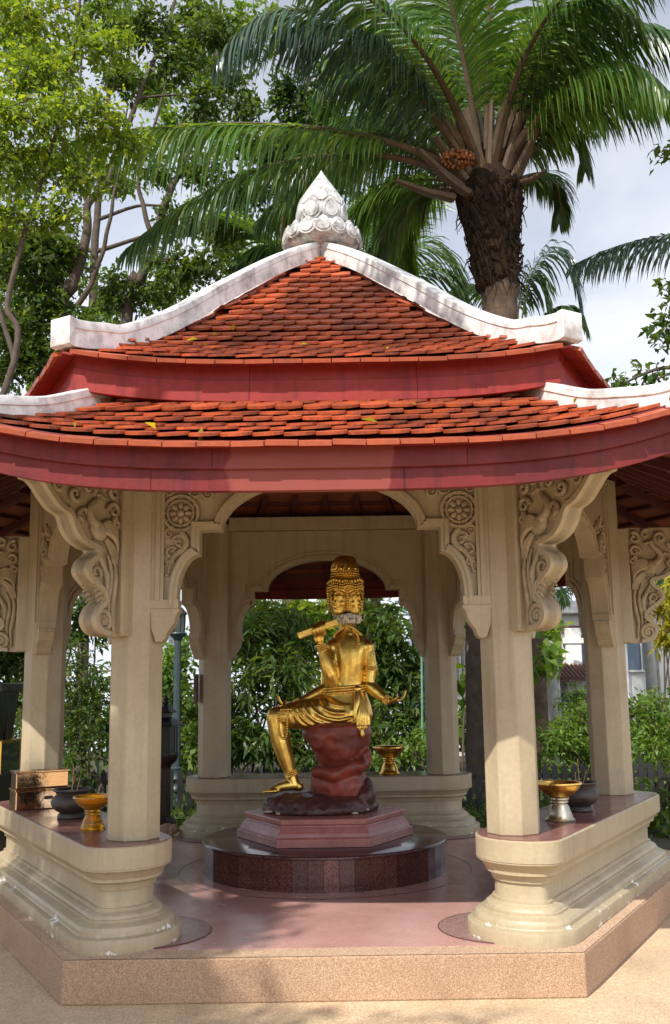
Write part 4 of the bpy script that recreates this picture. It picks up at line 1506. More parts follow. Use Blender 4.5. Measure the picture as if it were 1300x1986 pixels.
nk = MB()
beads(nk, [(0.172 + 0.105 * math.cos(2 * PI * i / 48), SY - 0.005 + 0.085 * math.sin(2 * PI * i / 48), 1.965 - 0.055 * abs(math.cos(2 * PI * i / 48)) - 0.03 * math.sin(2 * PI * i / 48)) for i in range(49)], 0.0095)
beads(nk, catmull([(0.215, SY - 0.085, 1.955), (0.245, SY - 0.108, 1.915), (0.252, SY - 0.118, 1.868)], 6), 0.0095)
nk.ball((0.252, SY - 0.122, 1.852), (0.014, 0.012, 0.016), 8, 6)
nk.build('necklace', M['gold'], statue, smooth=True)
rs_ = MB()
kx = -0.30
beads(rs_, catmull([(-0.20, SY - 0.085, 1.405), (-0.245, SY - 0.135, 1.375), (-0.30, SY - 0.148, 1.372), (-0.335, SY - 0.140, 1.365), (-0.352, SY - 0.142, 1.28), (-0.343, SY - 0.135, 1.19), (-0.315, SY - 0.132, 1.160), (-0.292, SY - 0.135, 1.185), (-0.286, SY - 0.150, 1.28), (-0.280, SY - 0.148, 1.365)], 8), 0.0105)
beads(rs_, catmull([(-0.19, SY - 0.10, 1.40), (-0.16, SY - 0.165, 1.355), (-0.22, SY - 0.16, 1.345), (-0.28, SY - 0.145, 1.365)], 8), 0.0105)
rs_.build('rosary', M['gold'], statue, smooth=True)


def bangle(mb, c, ax, r, rb, rows=2):
    ax = Vector(ax).normalized()
    u = ax.orthogonal().normalized()
    v = ax.cross(u)
    for j in range(rows):
        n = max(10, int(2 * PI * r / (rb * 1.7)))
        for i in range(n):
            a = 2 * PI * (i + 0.5 * j) / n
            mb.ball(Vector(c) + ax * (j - (rows - 1) / 2) * rb * 1.6 + u * r * math.cos(a) + v * r * math.sin(a), rb, 6, 5)


def one_bangle(*a):
    q = MB()
    bangle(q, *a)
    q.build('bangle', M['gold'], statue, smooth=True)


bg_ = MB()
one_bangle((-0.026, SY - 0.135, 1.825), (-0.25, -0.05, 1), 0.031, 0.009, 4)
one_bangle((0.455, SY - 0.095, 1.433), (0.85, -0.35, -0.5), 0.030, 0.008, 3)
one_bangle((-0.215, SY - 0.018, 1.412), (-0.9, -0.2, -0.45), 0.032, 0.009, 3)
one_bangle((-0.262, SY - 0.06, 0.905), (0.3, 0, -1), 0.044, 0.0095, 3)
one_bangle((0.343, SY - 0.031, 1.665), (-0.1, 0, 1), 0.042, 0.007, 3)
beads(bg_, catmull([(0.0, SY - 0.02, 1.76), (-0.01, SY - 0.075, 1.735), (0.035, SY - 0.110, 1.71), (0.085, SY - 0.105, 1.70)], 6), 0.0085)
beads(bg_, catmull([(0.01, SY - 0.03, 1.735), (-0.005, SY - 0.080, 1.715), (0.04, SY - 0.113, 1.692), (0.09, SY - 0.105, 1.682)], 6), 0.0085)
bg_.build('armlet', M['gold'], statue, smooth=True)
gl = MB()
for i in range(380):
    a = rng.normal(-PI / 2 + 0.1, 1.0)
    q = rng.uniform(0, 2 * PI)
    rr = 0.030 * math.sqrt(rng.uniform(0.3, 1))
    R_ = 0.074 + rr * math.cos(q)
    gl.ball((0.172 + R_ * math.cos(a) * 1.05, SY - 0.015 + R_ * math.sin(a), 2.046 + rr * math.sin(q) * 1.1), (0.0075, 0.0075, 0.011), 5, 4, Matrix.Rotation(rng.uniform(0, 3), 3, 'X') @ Matrix.Rotation(rng.uniform(0, 3), 3, 'Y'))
tag(gl.build('flower_garland', M['garland'], None, smooth=True), "white jasmine garland wound round the statue's neck", 'garland')


# ------------------------------------------------------------------ offerings on the benches
def tazza(loc, label, matb, matf, s=1.0, group=None, fluted=False):
    o = empty('pedestal_bowl', loc)
    tag(o, label, 'bowl', group)
    x, y, z = loc
    MB().lathe([(0.0, 0.118 * s), (0.045 * s, 0.120 * s), (0.085 * s, 0.145 * s), (0.110 * s, 0.172 * s), (0.122 * s, 0.196 * s), (0.118 * s, 0.200 * s), (0.104 * s, 0.176 * s), (0.08 * s, 0.155 * s), (0.0, 0.138 * s)], loc, 28, cap=False).build('bowl', matb, o, smooth=True, angle=60)
    st_ = MB()
    prof_ = [(0.078, 0.0), (0.080, 0.008), (0.070, 0.016), (0.062, 0.040), (0.050, 0.075), (0.040, 0.090), (0.048, 0.098), (0.044, 0.106), (0.052, 0.114), (0.05, 0.121)]
    seg = 28
    rs = []
    for r, zz in prof_:
        rs.append([(x + r * s * (1 + (0.05 * math.cos(14 * 2 * PI * i / seg) if fluted else 0)) * math.cos(2 * PI * i / seg), y + r * s * (1 + (0.05 * math.cos(14 * 2 * PI * i / seg) if fluted else 0)) * math.sin(2 * PI * i / seg), z + zz * s) for i in range(seg)])
    st_.rings(rs)
    st_.build('foot', matf, o, smooth=True, angle=60)
    MB().lathe([(0.118 * s, 0.190 * s), (0.127 * s, 0.196 * s), (0.125 * s, 0.204 * s), (0.114 * s, 0.202 * s)], loc, 28, cap=False).build('rim', matb, o, smooth=True)
    return o


def incense_pot(loc, label, s=1.0, sticks=6):
    o = empty('incense_pot', loc)
    tag(o, label, 'incense pot')
    MB().lathe([(0.085 * s, 0.0), (0.092 * s, 0.006), (0.085 * s, 0.026), (0.075 * s, 0.034), (0.105 * s, 0.050), (0.130 * s, 0.080), (0.134 * s, 0.105), (0.120 * s, 0.130), (0.100 * s, 0.146), (0.104 * s, 0.160), (0.126 * s, 0.172),
                (0.124 * s, 0.180), (0.108 * s, 0.178), (0.096 * s, 0.160), (0.0, 0.155)], loc, 28).build('pot', M['iron'], o, smooth=True, angle=60)
    MB().lathe([(0.094 * s, 0.156), (0.094 * s, 0.163), (0.0, 0.168)], loc, 20).build('ash', M['ash'], o)
    for i in range(sticks):
        a, r = rng.uniform(0, 2 * PI), rng.uniform(0, 0.04)
        p = Vector(loc) + Vector((r * math.cos(a), r * math.sin(a), 0.16))
        MB().tube([p, p + Vector((rng.normal(0, 0.015), rng.normal(0, 0.015), rng.uniform(0.08, 0.2)))], 0.0022, 5).build('stick', M['stick'], o)
    return o


zt = 0.734
incense_pot((-1.625, -0.93, zt), 'dark round incense pot between golden box and amber bowl', 1.0, 5)
tazza((-1.36, -1.47, zt), 'glossy amber glass pedestal bowl beside the left front column', M['amber'], M['amber'], 0.93, fluted=True)
tazza((1.40, -1.40, zt), 'gold pedestal bowl on a silver foot beside the right front column', M['goldrim'], M['silver'], 1.1, fluted=True)
incense_pot((1.625, -0.95, zt), 'blackened incense pot behind the gold bowl on right bench', 0.95, 3)
tazza((0.555, 1.80, zt), 'small brass pedestal tray on the back bench behind the statue', M['goldrim'], M['goldrim'], 1.22)


def oriented_box(name, label, c, dir_deg, size, mat, cat, lid=True):
    o = empty(name, c)
    tag(o, label, cat)
    R_ = Matrix.Rotation(math.radians(dir_deg), 3, 'Z')
    c = Vector(c)
    MB().box(c + Vector((0, 0, size[2] / 2)), size, R_).build('body', mat, o, bevel=0.006)
    if lid:
        MB().box(c + Vector((0, 0, size[2] + 0.006)), (size[0] + 0.016, size[1] + 0.016, 0.012), R_).build('lid', M['mirrorgold'], o, bevel=0.003)
        MB().box(c + R_ @ Vector((0, 0, size[2] + 0.0125)), (size[0] * 0.35, 0.012, 0.004), R_).build('slot', M['black'], o)
    return o


# bench axis on that side runs at 120 degrees
box1 = oriented_box('offering_box', 'long mirror-polished brass offering box lying across the left bench', (-1.985, -0.36, zt), 30, (0.40, 0.20, 0.125), M['mirrorgold'], 'box')
box2 = oriented_box('offering_box', 'second brass box stacked on the long offering box', (-2.01, -0.34, zt + 0.138), 30, (0.36, 0.16, 0.105), M['mirrorgold'], 'box')
gp = MB()
R_ = Matrix.Rotation(math.radians(30), 3, 'Z')
pp = Vector((-1.985, -0.36, zt + 0.075)) + R_ @ Vector((0.02, -0.102, 0))
o = MB().box(pp, (0.06, 0.005, 0.022), R_).build('keyhole', M['bronze'], box1, bevel=0.002)

# dark glass case with gold rim and the black planter on it, outside the left corner
cs = empty('glass_case', (-2.79, 0.62, 0))
tag(cs, 'dark glass display case with gold rim standing left of the pavilion', 'display case')
MB().box((-2.79, 0.62, 0.45), (0.50, 0.5, 0.90)).build('stand', M['black'], cs, bevel=0.01)
MB().box((-2.79, 0.62, 1.015), (0.52, 0.52, 0.225)).build('glass', M['darkglass'], cs, bevel=0.004)
fm = MB()
for sx in (-1, 1):
    for sy in (-1, 1):
        fm.box((-2.79 + sx * 0.262, 0.62 + sy * 0.262, 1.015), (0.018, 0.018, 0.23))
    fm.box((-2.79 + sx * 0.262, 0.62, 1.140), (0.02, 0.545, 0.02)); fm.box((-2.79, 0.62 + sx * 0.262, 1.140), (0.504, 0.02, 0.02))
fm.build('rim', M['goldrim'], cs)
MB().lathe([(0.018, 0), (0.026, 0.006), (0.014, 0.012), (0.020, 0.02), (0.004, 0.028)], (-2.62, 0.355, 1.09), 12).build('emblem', M['goldrim'], cs)
pl_ = empty('planter', (-2.79, 0.62, 1.151))
tag(pl_, 'tall square black planter with leafy plant on top of the glass case', 'planter')
MB().rings([[(-2.79 + s * a, 0.62 + s * b, z) for a, b in ((-1, -1), (1, -1), (1, 1), (-1, 1))] for s, z in ((0.20, 1.151), (0.235, 1.53), (0.255, 1.53), (0.255, 1.60), (0.225, 1.60), (0.22, 1.55))]).build('pot', M['black'], pl_, bevel=0.008)
# ------------------------------------------------------------------ lantern, lamp post, clay lump
lt = empty('candle_lantern', (-1.64, 2.62, 0))
tag(lt, 'black roofed candle lantern on a faceted post behind the left front column', 'lantern')
lc = (-1.64, 2.62, 0)
MB().lathe([(0.15, 0.0), (0.15, 0.10), (0.125, 0.13), (0.12, 0.24), (0.095, 0.27), (0.062, 0.30)], lc, 8, ph=0.39).build('base', M['bronze'], lt)
MB().lathe([(0.062, 0.29), (0.055, 0.75), (0.07, 0.78)], lc, 6).build('post', M['bronze'], lt)
MB().lathe([(0.04, 0.775), (0.085, 0.79), (0.115, 0.825), (0.130, 0.87), (0.128, 0.90)], lc, 18).build('bowl', M['bronze'], lt, smooth=True)
hexl = [(lc[0] + 0.115 * math.cos(2 * PI * i / 6), lc[1] + 0.115 * math.sin(2 * PI * i / 6)) for i in range(6)]
MB().prism([(lc[0] + 0.10 * math.cos(2 * PI * i / 6), lc[1] + 0.10 * math.sin(2 * PI * i / 6)) for i in range(6)], XYZ, 0.90, 1.16).build('cabinet', M['darkglass'], lt)
for p in hexl:
    MB().tube([(p[0], p[1], 0.895), (p[0], p[1], 1.165)], 0.010, 6).build('corner_post', M['black'], lt)
MB().lathe([(0.05, 1.16), (0.195, 1.165), (0.185, 1.18), (0.12, 1.225), (0.075, 1.25)], lc, 6).build('roof', M['black'], lt)
MB().lathe([(0.065, 1.24), (0.065, 1.29), (0.105, 1.295), (0.115, 1.30), (0.07, 1.34), (0.03, 1.375)], lc, 6).build('roof', M['black'], lt)
MB().lathe([(0.02, 1.37), (0.04, 1.395), (0.02, 1.415), (0.032, 1.435), (0.012, 1.46), (0.002, 1.485)], lc, 12).build('finial', M['black'], lt, smooth=True)

lp = empty('lamp_post', (-2.07, 6.0, 0))
tag(lp, 'slim dark green lamp post with black lantern head seen behind the pavilion', 'lamp post')
pc = (-2.07, 6.0, 0)
MB().lathe([(0.19, -0.02), (0.19, 0.05), (0.165, 0.08), (0.145, 0.14), (0.12, 0.17), (0.125, 0.21), (0.10, 0.24), (0.09, 0.30), (0.098, 0.33), (0.075, 0.36), (0.07, 0.46), (0.08, 0.48), (0.055, 0.50)], pc, 20).build('base', M['lampgreen'], lp, smooth=True, angle=40)
MB().lathe([(0.055, 0.49), (0.046, 2.18)], pc, 14).build('pole', M['lampgreen'], lp, smooth=True)
MB().lathe([(0.046, 2.16), (0.06, 2.19), (0.11, 2.235), (0.125, 2.26), (0.12, 2.275), (0.09, 2.28)], pc, 20).build('dish', M['lampgreen'], lp, smooth=True)
MB().lathe([(0.085, 2.275), (0.095, 2.52), (0.06, 2.53)], pc, 6).build('glass', M['darkglass'], lp)
for i in range(6):
    a = 2 * PI * i / 6
    MB().tube([(pc[0] + 0.088 * math.cos(a), pc[1] + 0.088 * math.sin(a), 2.275), (pc[0] + 0.100 * math.cos(a), pc[1] + 0.100 * math.sin(a), 2.53)], 0.008, 5).build('bar', M['black'], lp)
MB().lathe([(0.125, 2.52), (0.125, 2.54), (0.06, 2.61), (0.02, 2.635), (0.015, 2.68), (0.002, 2.70)], pc, 16).build('cap', M['black'], lp)

cl = MB()
cl.ball((-1.47, 1.78, ZFL + 0.06), (0.085, 0.06, 0.06), 12, 9)
cl.ball((-1.40, 1.74, ZFL + 0.075), (0.045, 0.045, 0.045), 10, 8)
cl.ball((-1.52, 1.74, ZFL + 0.035), (0.035, 0.03, 0.035), 8, 6)
cl.ball((-1.42, 1.70, ZFL + 0.03), (0.03, 0.025, 0.03), 8, 6)
tag(remeshed(cl, 'clay_figurine', M['clay'], None, 0.006, 2), 'small rounded tan clay figurine on the floor by the lantern', 'figurine')


# ------------------------------------------------------------------ vegetation
def leaf_quads(C, Lf, Wf, droop=0.25, outward=None, fold=0.18, flatness=0.5):
    N = len(C)
    d = rng.normal(size=(N, 3))
    if outward is not None: d = d * 0.75 + outward * 0.8
    d[:, 2] -= droop
    d /= np.linalg.norm(d, axis=1)[:, None] + 1e-9
    up = rng.normal(size=(N, 3)) * (1 - flatness)
    up[:, 2] += flatness * 1.6
    sd = np.cross(d, up)
    sd /= np.linalg.norm(sd, axis=1)[:, None] + 1e-9
    nr = np.cross(sd, d)
    s = np.clip(rng.lognormal(-0.05, 0.30, size=N), 0.45, 1.7)[:, None]
    Lq, Wq = Lf * s, Wf * s
    V = np.empty((N, 4, 3))
    V[:, 0] = C
    V[:, 1] = C + d * Lq * 0.48 + sd * Wq * 0.5 + nr * Wq * fold
    V[:, 2] = C + d * Lq - np.array([0, 0, 1]) * Lq * 0.12
    V[:, 3] = C + d * Lq * 0.48 - sd * Wq * 0.5 + nr * Wq * fold
    return V


def clump(c, rad, n_tw, n_lf, Lf, Wf, droop=0.25, tw_len=0.28, spread=0.05, shell=0.45, whorl=False):
    """leaves gathered along many short twigs scattered through an ellipsoid; returns quads and twig segments"""
    c, rad = np.array(c, float), np.array(rad, float)
    u = rng.normal(size=(n_tw, 3))
    u /= np.linalg.norm(u, axis=1)[:, None]
    r = rng.uniform(0, 1, size=n_tw) ** shell
    tc_ = c + u * r[:, None] * rad
    td = u * 0.6 + rng.normal(size=(n_tw, 3)) * 0.5
    td[:, 2] *= 0.6
    td /= np.linalg.norm(td, axis=1)[:, None] + 1e-9
    t_ = rng.uniform(-0.5, 0.6, size=(n_tw, n_lf))
    if whorl: t_ = np.where(rng.uniform(size=t_.shape) < 0.6, 0.5 + rng.normal(size=t_.shape) * 0.05, t_)
    ln = tw_len * rng.uniform(0.6, 1.3, size=(n_tw, 1))
    P = tc_[:, None, :] + td[:, None, :] * (t_ * ln)[:, :, None] + rng.normal(size=(n_tw, n_lf, 3)) * spread
    out = np.repeat(td[:, None, :], n_lf, axis=1)
    V = leaf_quads(P.reshape(-1, 3), Lf, Wf, droop, out.reshape(-1, 3))
    segs = [(tc_[i] - td[i] * 0.6 * ln[i], tc_[i] + td[i] * 0.55 * ln[i]) for i in range(n_tw)]
    return V, segs


def px_clump(u, v, Y, ru, rv, ry=None):
    p = PX(u, v, Y)
    k = (Y - CPOS[1]) / CF * 1.02
    return (p, (ru * k, (ry if ry is not None else 0.5 * (ru + rv) * k), rv * k))


def nearest_on(paths, c):
    best, bp = 1e9, None
    for pts, r0, r1 in paths:
        n = len(pts)
        for i, p in enumerate(pts):
            if p[2] > c[2] + 0.15: continue
            dd = (Vector(p) - Vector(c)).length
            if dd < best: best, bp = dd, (Vector(p), r0 + (r1 - r0) * i / max(1, n - 1))
    if bp is None: bp = (Vector(paths[0][0][0]), paths[0][1])
    return bp


def tree(name, label, cat, paths, clumps, leaf, bark, Lf=0.09, Wf=0.045, dens=1.0, group=None, droop=0.25, n_lf=16, tw_len=0.28, spread=0.05, twigs=0.4, stem='trunk', fol='crown', whorl=False, shell=0.45):
    base = paths[0][0][0]
    root = empty(name, (base[0], base[1], 0))
    tag(root, label, cat, group)
    sm_paths = [([tuple(p) for p in catmull(pts, 6)], r0, r1) for pts, r0, r1 in paths]
    tb = MB()
    for pts, r0, r1 in sm_paths:
        n = len(pts)
        wob = [(p[0] + 0.008 * math.sin(i * 1.3), p[1] + 0.01 * math.cos(i * 1.7), p[2]) for i, p in enumerate(pts)]
        tb.tube(wob, [r0 + (r1 - r0) * (i / (n - 1)) ** 0.8 for i in range(n)], 10)
    Vs = []
    for it in clumps:
        c, rad = it[0], it[1]
        kd = it[2] if len(it) > 2 else 1.0
        vol = rad[0] * rad[1] * rad[2]
        area = (rad[0] * rad[2] + rad[0] * rad[1] + rad[1] * rad[2])
        n_tw = max(6, int(dens * kd * 46 * area))
        V, segs = clump(c, rad, n_tw, n_lf, Lf, Wf, droop, tw_len, spread, shell, whorl)
        Vs.append(V)
        bp, br = nearest_on(sm_paths, c)
        cc = Vector(c)
        mid = bp.lerp(cc, 0.5) + Vector((random.uniform(-.1, .1), random.uniform(-.1, .1), 0.12 * (cc - bp).length))
        rr = min(br * 0.55, 0.02 + 0.014 * (cc - bp).length)
        tb.tube(catmull([bp, mid, cc], 5), [rr, rr * 0.35], 7)
        for a, b_ in segs:
            if random.random() < twigs:
                a, b_ = Vector(a), Vector(b_)
                m_ = cc.lerp(a, 0.5) + Vector((0, 0, 0.05))
                tb.tube([cc, m_, a, b_], [rr * 0.32, rr * 0.22, 0.006, 0.003], 4)
    tb.build(stem, bark, root, smooth=True, angle=80)
    quads_obj(fol, np.concatenate(Vs), leaf, root)
    return root


def P3(u, v, Y):
    return tuple(PX(u, v, Y))


TG = 'trees rising behind the left of the roof'
# left, nearest: sunlit yellow-green crown
Y = 3.6
tree('leafy_tree', 'yellow-green leafy tree, nearest of the trees at upper left', 'tree',
     [([(-4.7, Y, 0), (-4.6, Y, 2.5), P3(28, 700, Y), P3(15, 590, Y), P3(55, 430, Y), P3(110, 250, Y), P3(150, 60, Y), P3(160, -80, Y)], 0.055, 0.014),
      ([P3(28, 700, Y), P3(-10, 560, Y), P3(-60, 350, Y), P3(-80, 150, Y)], 0.035, 0.012)],
     [px_clump(*q) for q in ((60, 150, Y, 100, 62), (165, 225, Y - 0.2, 95, 48), (30, 300, Y, 80, 62), (150, 335, Y, 75, 42), (235, 270, Y, 55, 36), (70, 35, Y, 110, 50), (200, 90, Y, 75, 42), (-70, 220, Y, 90, 90), (40, 225, Y - 0.5, 80, 40), (110, 420, Y, 60, 40), (10, 420, Y, 55, 50))],
     M['leafA'], M['bark'], 0.080, 0.040, 3.3, TG)
Y = 6.2
tree('leafy_tree', 'forked dark-stemmed tree second from the left edge, loose crown', 'tree',
     [([(PX(120, 620, Y).x - 0.15, Y, 0), P3(118, 640, Y), P3(140, 560, Y), P3(168, 460, Y), P3(172, 395, Y), P3(212, 345, Y), P3(268, 190, Y), P3(330, 40, Y), P3(345, -60, Y)], 0.11, 0.018),
      ([P3(124, 625, Y), P3(172, 560, Y), P3(204, 470, Y), P3(222, 375, Y), P3(238, 290, Y), P3(248, 200, Y)], 0.05, 0.012),
      ([P3(172, 400, Y), P3(150, 330, Y), P3(155, 200, Y), P3(158, 60, Y)], 0.045, 0.015)],
     [px_clump(*q) for q in ((60, 520, Y, 85, 62), (30, 640, Y, 75, 60), (105, 590, Y, 45, 50), (15, 470, Y, 80, 55), (105, 480, Y, 60, 42), (345, 120, Y, 60, 42), (395, 200, Y, 48, 36), (285, 55, Y, 70, 36), (235, 150, Y, 48, 36), (410, 60, Y, 60, 42), (160, 640, Y, 40, 42), (25, 715, Y, 60, 40), (85, 690, Y, 55, 40))],
     M['leafB'], M['bark'], 0.10, 0.048, 3.4, TG)
Y = 9.0
tree('leafy_tree', 'slender tree third from the left whose stem shows beside the white ridge', 'tree',
     [([(PX(245, 620, Y).x, Y, 0), P3(245, 620, Y), P3(272, 545, Y), P3(300, 475, Y), P3(318, 400, Y), P3(350, 330, Y), P3(385, 240, Y), P3(420, 120, Y), P3(430, 0, Y)], 0.13, 0.02),
      ([P3(300, 475, Y), P3(278, 400, Y), P3(270, 330, Y), P3(310, 210, Y), P3(335, 80, Y)], 0.055, 0.015)],
     [px_clump(*q) for q in ((340, 520, Y, 60, 36), (285, 580, Y, 48, 30), (400, 520, Y, 55, 36), (345, 430, Y, 48, 33), (395, 330, Y, 48, 36), (450, 270, Y, 50, 36), (300, 330, Y, 42, 30), (440, 150, Y, 55, 42), (380, 40, Y, 60, 36), (480, 210, Y, 42, 36), (220, 560, Y, 40, 45), (440, 440, Y, 50, 40))],
     M['leafB'], M['bark'], 0.115, 0.055, 2.2, TG)
Y = 12.5
tree('leafy_tree', 'dark dense tree far behind the finial and palm fronds', 'tree',
     [([(PX(560, 600, Y).x, Y, 0), P3(560, 600, Y), P3(550, 450, Y), P3(570, 300, Y), P3(600, 150, Y)], 0.2, 0.05)],
     [px_clump(*q) for q in ((540, 300, Y, 70, 50), (610, 230, Y, 70, 50), (690, 290, Y, 60, 45), (580, 400, Y, 70, 50), (760, 250, Y, 60, 50), (480, 370, Y, 50, 40), (660, 150, Y, 60, 50), (560, 180, Y, 50, 40), (760, 400, Y, 70, 60), (850, 300, Y, 60, 60))],
     M['leafC'], M['bark'], 0.16, 0.07, 1.6, TG)
Y = 14.5
tree('leafy_tree', 'farthest of the left trees, a pale green canopy filling the gaps', 'tree',
     [([(PX(180, 600, Y).x, Y, 0), P3(180, 600, Y), P3(190, 400, Y), P3(210, 200, Y), P3(220, 0, Y)], 0.14, 0.04)],
     [px_clump(*q) for q in ((90, 120, Y, 70, 50), (200, 20, Y, 80, 45), (30, 340, Y, 70, 50), (140, 520, Y, 40, 60), (50, 600, Y, 60, 60), (300, 170, Y, 60, 45), (400, 90, Y, 70, 50), (340, 260, Y, 60, 40), (230, 350, Y, 50, 35), (130, 300, Y, 70, 40), (500, 60, Y, 60, 60), (210, 600, Y, 50, 40), (320, 560, Y, 60, 40), (450, 480, Y, 60, 50), (20, 60, Y, 60, 60), (-40, 480, Y, 60, 80), (90, 700, Y, 70, 40), (390, 420, Y, 40, 40))],
     M['leafD'], M['bark'], 0.15, 0.07, 1.15, TG)
Y = 5.0
tree('broadleaf_tree', 'broad-leaved tree reaching in from the right edge beside the ridge', 'tree',
     [([(5.6, Y, 0), (5.6, Y, 2.5), P3(1400, 760, Y), P3(1390, 640, Y), P3(1350, 500, Y), P3(1380, 300, Y)], 0.12, 0.03)],
     [px_clump(*q) for q in ((1300, 640, Y, 45, 48), (1275, 735, Y, 42, 22), (1205, 745, Y, 42, 16), (1310, 560, Y, 32, 24), (1315, 290, Y, 36, 24), (1400, 420, Y, 60, 60), (1400, 650, Y, 60, 70))],
     M['leafB'], M['bark'], 0.13, 0.06, 0.9, None, droop=0.5)


# palms --------------------------------------------------------------
def bez(p, n):
    p = [np.array(q, float) for q in p]
    out = []
    for i in range(n):
        t = i / (n - 1)
        out.append((1 - t) ** 3 * p[0] + 3 * (1 - t) ** 2 * t * p[1] + 3 * (1 - t) * t * t * p[2] + t ** 3 * p[3])
    return out


def frond(root, ctrl, mat, ll=0.8, n=64, droop=1.0, r0=0.05, start=0.2, width=0.036, fwd=0.75):
    path = bez(ctrl, 40)
    seg = [np.linalg.norm(path[i + 1] - path[i]) for i in range(39)]
    tot = sum(seg)
    rb = MB()
    rb.tube([Vector(p) for p in path], [r0, r0 * 0.62, r0 * 0.42, r0 * 0.28, r0 * 0.18, 0.006], 7, flat=0.7)
    V, F = [], []
    UP = np.array([0, 0, 1.0])
    cs_ = np.cumsum([0] + seg) / tot
    for i in range(n):
        t = start + (1 - start) * (i + 0.5) / n
        j = min(38, int(np.searchsorted(cs_, t)) - 1)
        f = (t - cs_[j]) / max(1e-6, cs_[j + 1] - cs_[j])
        p = path[j] * (1 - f) + path[j + 1] * f
        T = (path[min(39, j + 2)] - path[max(0, j - 1)])
        T = T / np.linalg.norm(T)
        sd = np.cross(T, UP)
        l_ = np.linalg.norm(sd)
        sd = sd / l_ if l_ > 0.15 else np.array([1.0, 0, 0])
        nu = np.cross(sd, T)
        s = (t - start) / (1 - start)
        Ln = ll * (0.45 + 0.75 * math.sin(PI * min(1, 0.12 + 0.80 * s))) * (1.0 if s < 0.85 else 1 - (s - 0.85) * 3.0)
        for e in (-1, 1):
            L_ = Ln * random.uniform(0.85, 1.12)
            d = sd * e * 0.8 + T * (fwd + 0.5 * s + random.uniform(-0.12, 0.12)) + nu * random.uniform(0.05, 0.35)
            d = d / np.linalg.norm(d)
            q = p.copy()
            k = 5
            b0 = len(V)
            dr = droop * random.uniform(0.75, 1.3)
            wv = np.cross(d, nu)
            if np.linalg.norm(wv) < 0.05: wv = T
            for m_ in range(k):
                ww = width * (0.55, 1.0, 0.9, 0.62, 0.06)[m_] * random.uniform(0.9, 1.1)
                wv = T - d * np.dot(T, d)
                wv = wv / (np.linalg.norm(wv) + 1e-6)
                wv = wv * 0.8 + nu * 0.25 * e
                V.append(q + wv * ww * 0.5); V.append(q - wv * ww * 0.5)
                d = d + np.array([0, 0, -1.0]) * dr * (0.30, 0.42, 0.5, 0.5, 0.4)[m_]
                d = d / np.linalg.norm(d)
                q = q + d * L_ / (k - 1)
            for m_ in range(k - 1):
                F.append((b0 + 2 * m_, b0 + 2 * m_ + 1, b0 + 2 * m_ + 3, b0 + 2 * m_ + 2))
    me = bpy.data.meshes.new('frond')
    me.from_pydata([tuple(v) for v in V], [], F)
    me.materials.append(mat)
    me.update()
    o = bpy.data.objects.new('frond', me)
    COL.objects.link(o)
    set_parent(o, root)
    rb.build('rachis', M['petiole'] if r0 > 0.04 else M['rachis'], o, smooth=True)
    return o


PY = 5.5
palm = empty('oil_palm', (1.95, PY, 0))
tag(palm, 'tall palm with shaggy dark trunk top and great arching fronds behind the roof', 'palm')
tp = catmull([(1.95, PY, 0), (1.985, PY, 1.7), (2.17, PY, 4.4), (2.41, PY, 6.6), (2.40, PY, 7.3)], 8)
tk = MB()
n = len(tp)
rs = []
for i, p in enumerate(tp):
    rr = (0.17 + 0.08 * min(1, p[2] / 5.0)) + 0.02 * math.sin(i * 2.2)
    rs.append([(p[0] + rr * math.cos(2 * PI * k / 18) * (1 + 0.07 * math.sin(3 * k + i)), p[1] + rr * math.sin(2 * PI * k / 18), p[2]) for k in range(18)])
tk.rings(rs)
trunk = tk.build('trunk', M['palmbark'], palm, smooth=True, angle=80)
roughen(trunk, 0.03, 6.0)
lowshade = MB()  # added sleeve round the trunk foot, its shade painted in as dark colour
lowshade.tube([(1.95, PY, 0), (1.96, PY, 0.5), (1.975, PY, 1.2), (1.985, PY, 1.8), (2.03, PY, 2.5), (2.06, PY, 2.9)], [0.26, 0.235, 0.225, 0.225, 0.235, 0.235], 18)
lowshade.build('trunk_shade_sleeve', M['barkshade'], palm, smooth=True)
cb = MB()
cb.rings([[(2.38 - 0.06 * q + (0.26 + 0.20 * q ** 1.3) * math.cos(2 * PI * k / 20) * (1 + 0.12 * math.sin(5 * k + 9 * q)), PY + (0.26 + 0.20 * q ** 1.3) * math.sin(2 * PI * k / 20), 6.95 + 1.45 * q) for k in range(20)] for q in np.linspace(0, 1, 9)] + [[(2.32 + 0.30 * math.cos(2 * PI * k / 20), PY + 0.30 * math.sin(2 * PI * k / 20), 8.75) for k in range(20)], [(2.31 + 0.12 * math.cos(2 * PI * k / 20), PY + 0.12 * math.sin(2 * PI * k / 20), 9.1) for k in range(20)]])
for i in range(330):
    q = rng.uniform(0, 1)
    a = rng.uniform(-PI, 0.4) if i % 4 else rng.uniform(0, 2 * PI)
    r = 0.25 + 0.20 * q ** 1.3
    p = Vector((2.38 - 0.06 * q + r * math.cos(a), PY + r * math.sin(a), 6.95 + 1.45 * q))
    o_ = Vector((math.cos(a), math.sin(a), 0))
    if i % 3:            # broken leaf bases lying against the trunk
        ln = rng.uniform(0.10, 0.20)
        cb.tube([p - o_ * 0.05 - Vector((0, 0, 0.06)), p + o_ * 0.02, p + o_ * ln * 0.32 + Vector((rng.normal(0, .03), 0, ln * 0.75))], [0.07, 0.055, 0.022], 6, flat=0.6)
    else:                # loose hanging fibre
        ln = rng.uniform(0.12, 0.34)
        cb.tube([p, p + o_ * 0.06 + Vector((rng.normal(0, .03), 0, -ln * 0.3)), p + o_ * 0.07 + Vector((rng.normal(0, .05), 0, -ln))], [0.016, 0.010, 0.003], 4)
cb.build('fibre_boots', M['palmfibre'], palm)
fb = MB()
fc = PX(888, 308, 5.0)
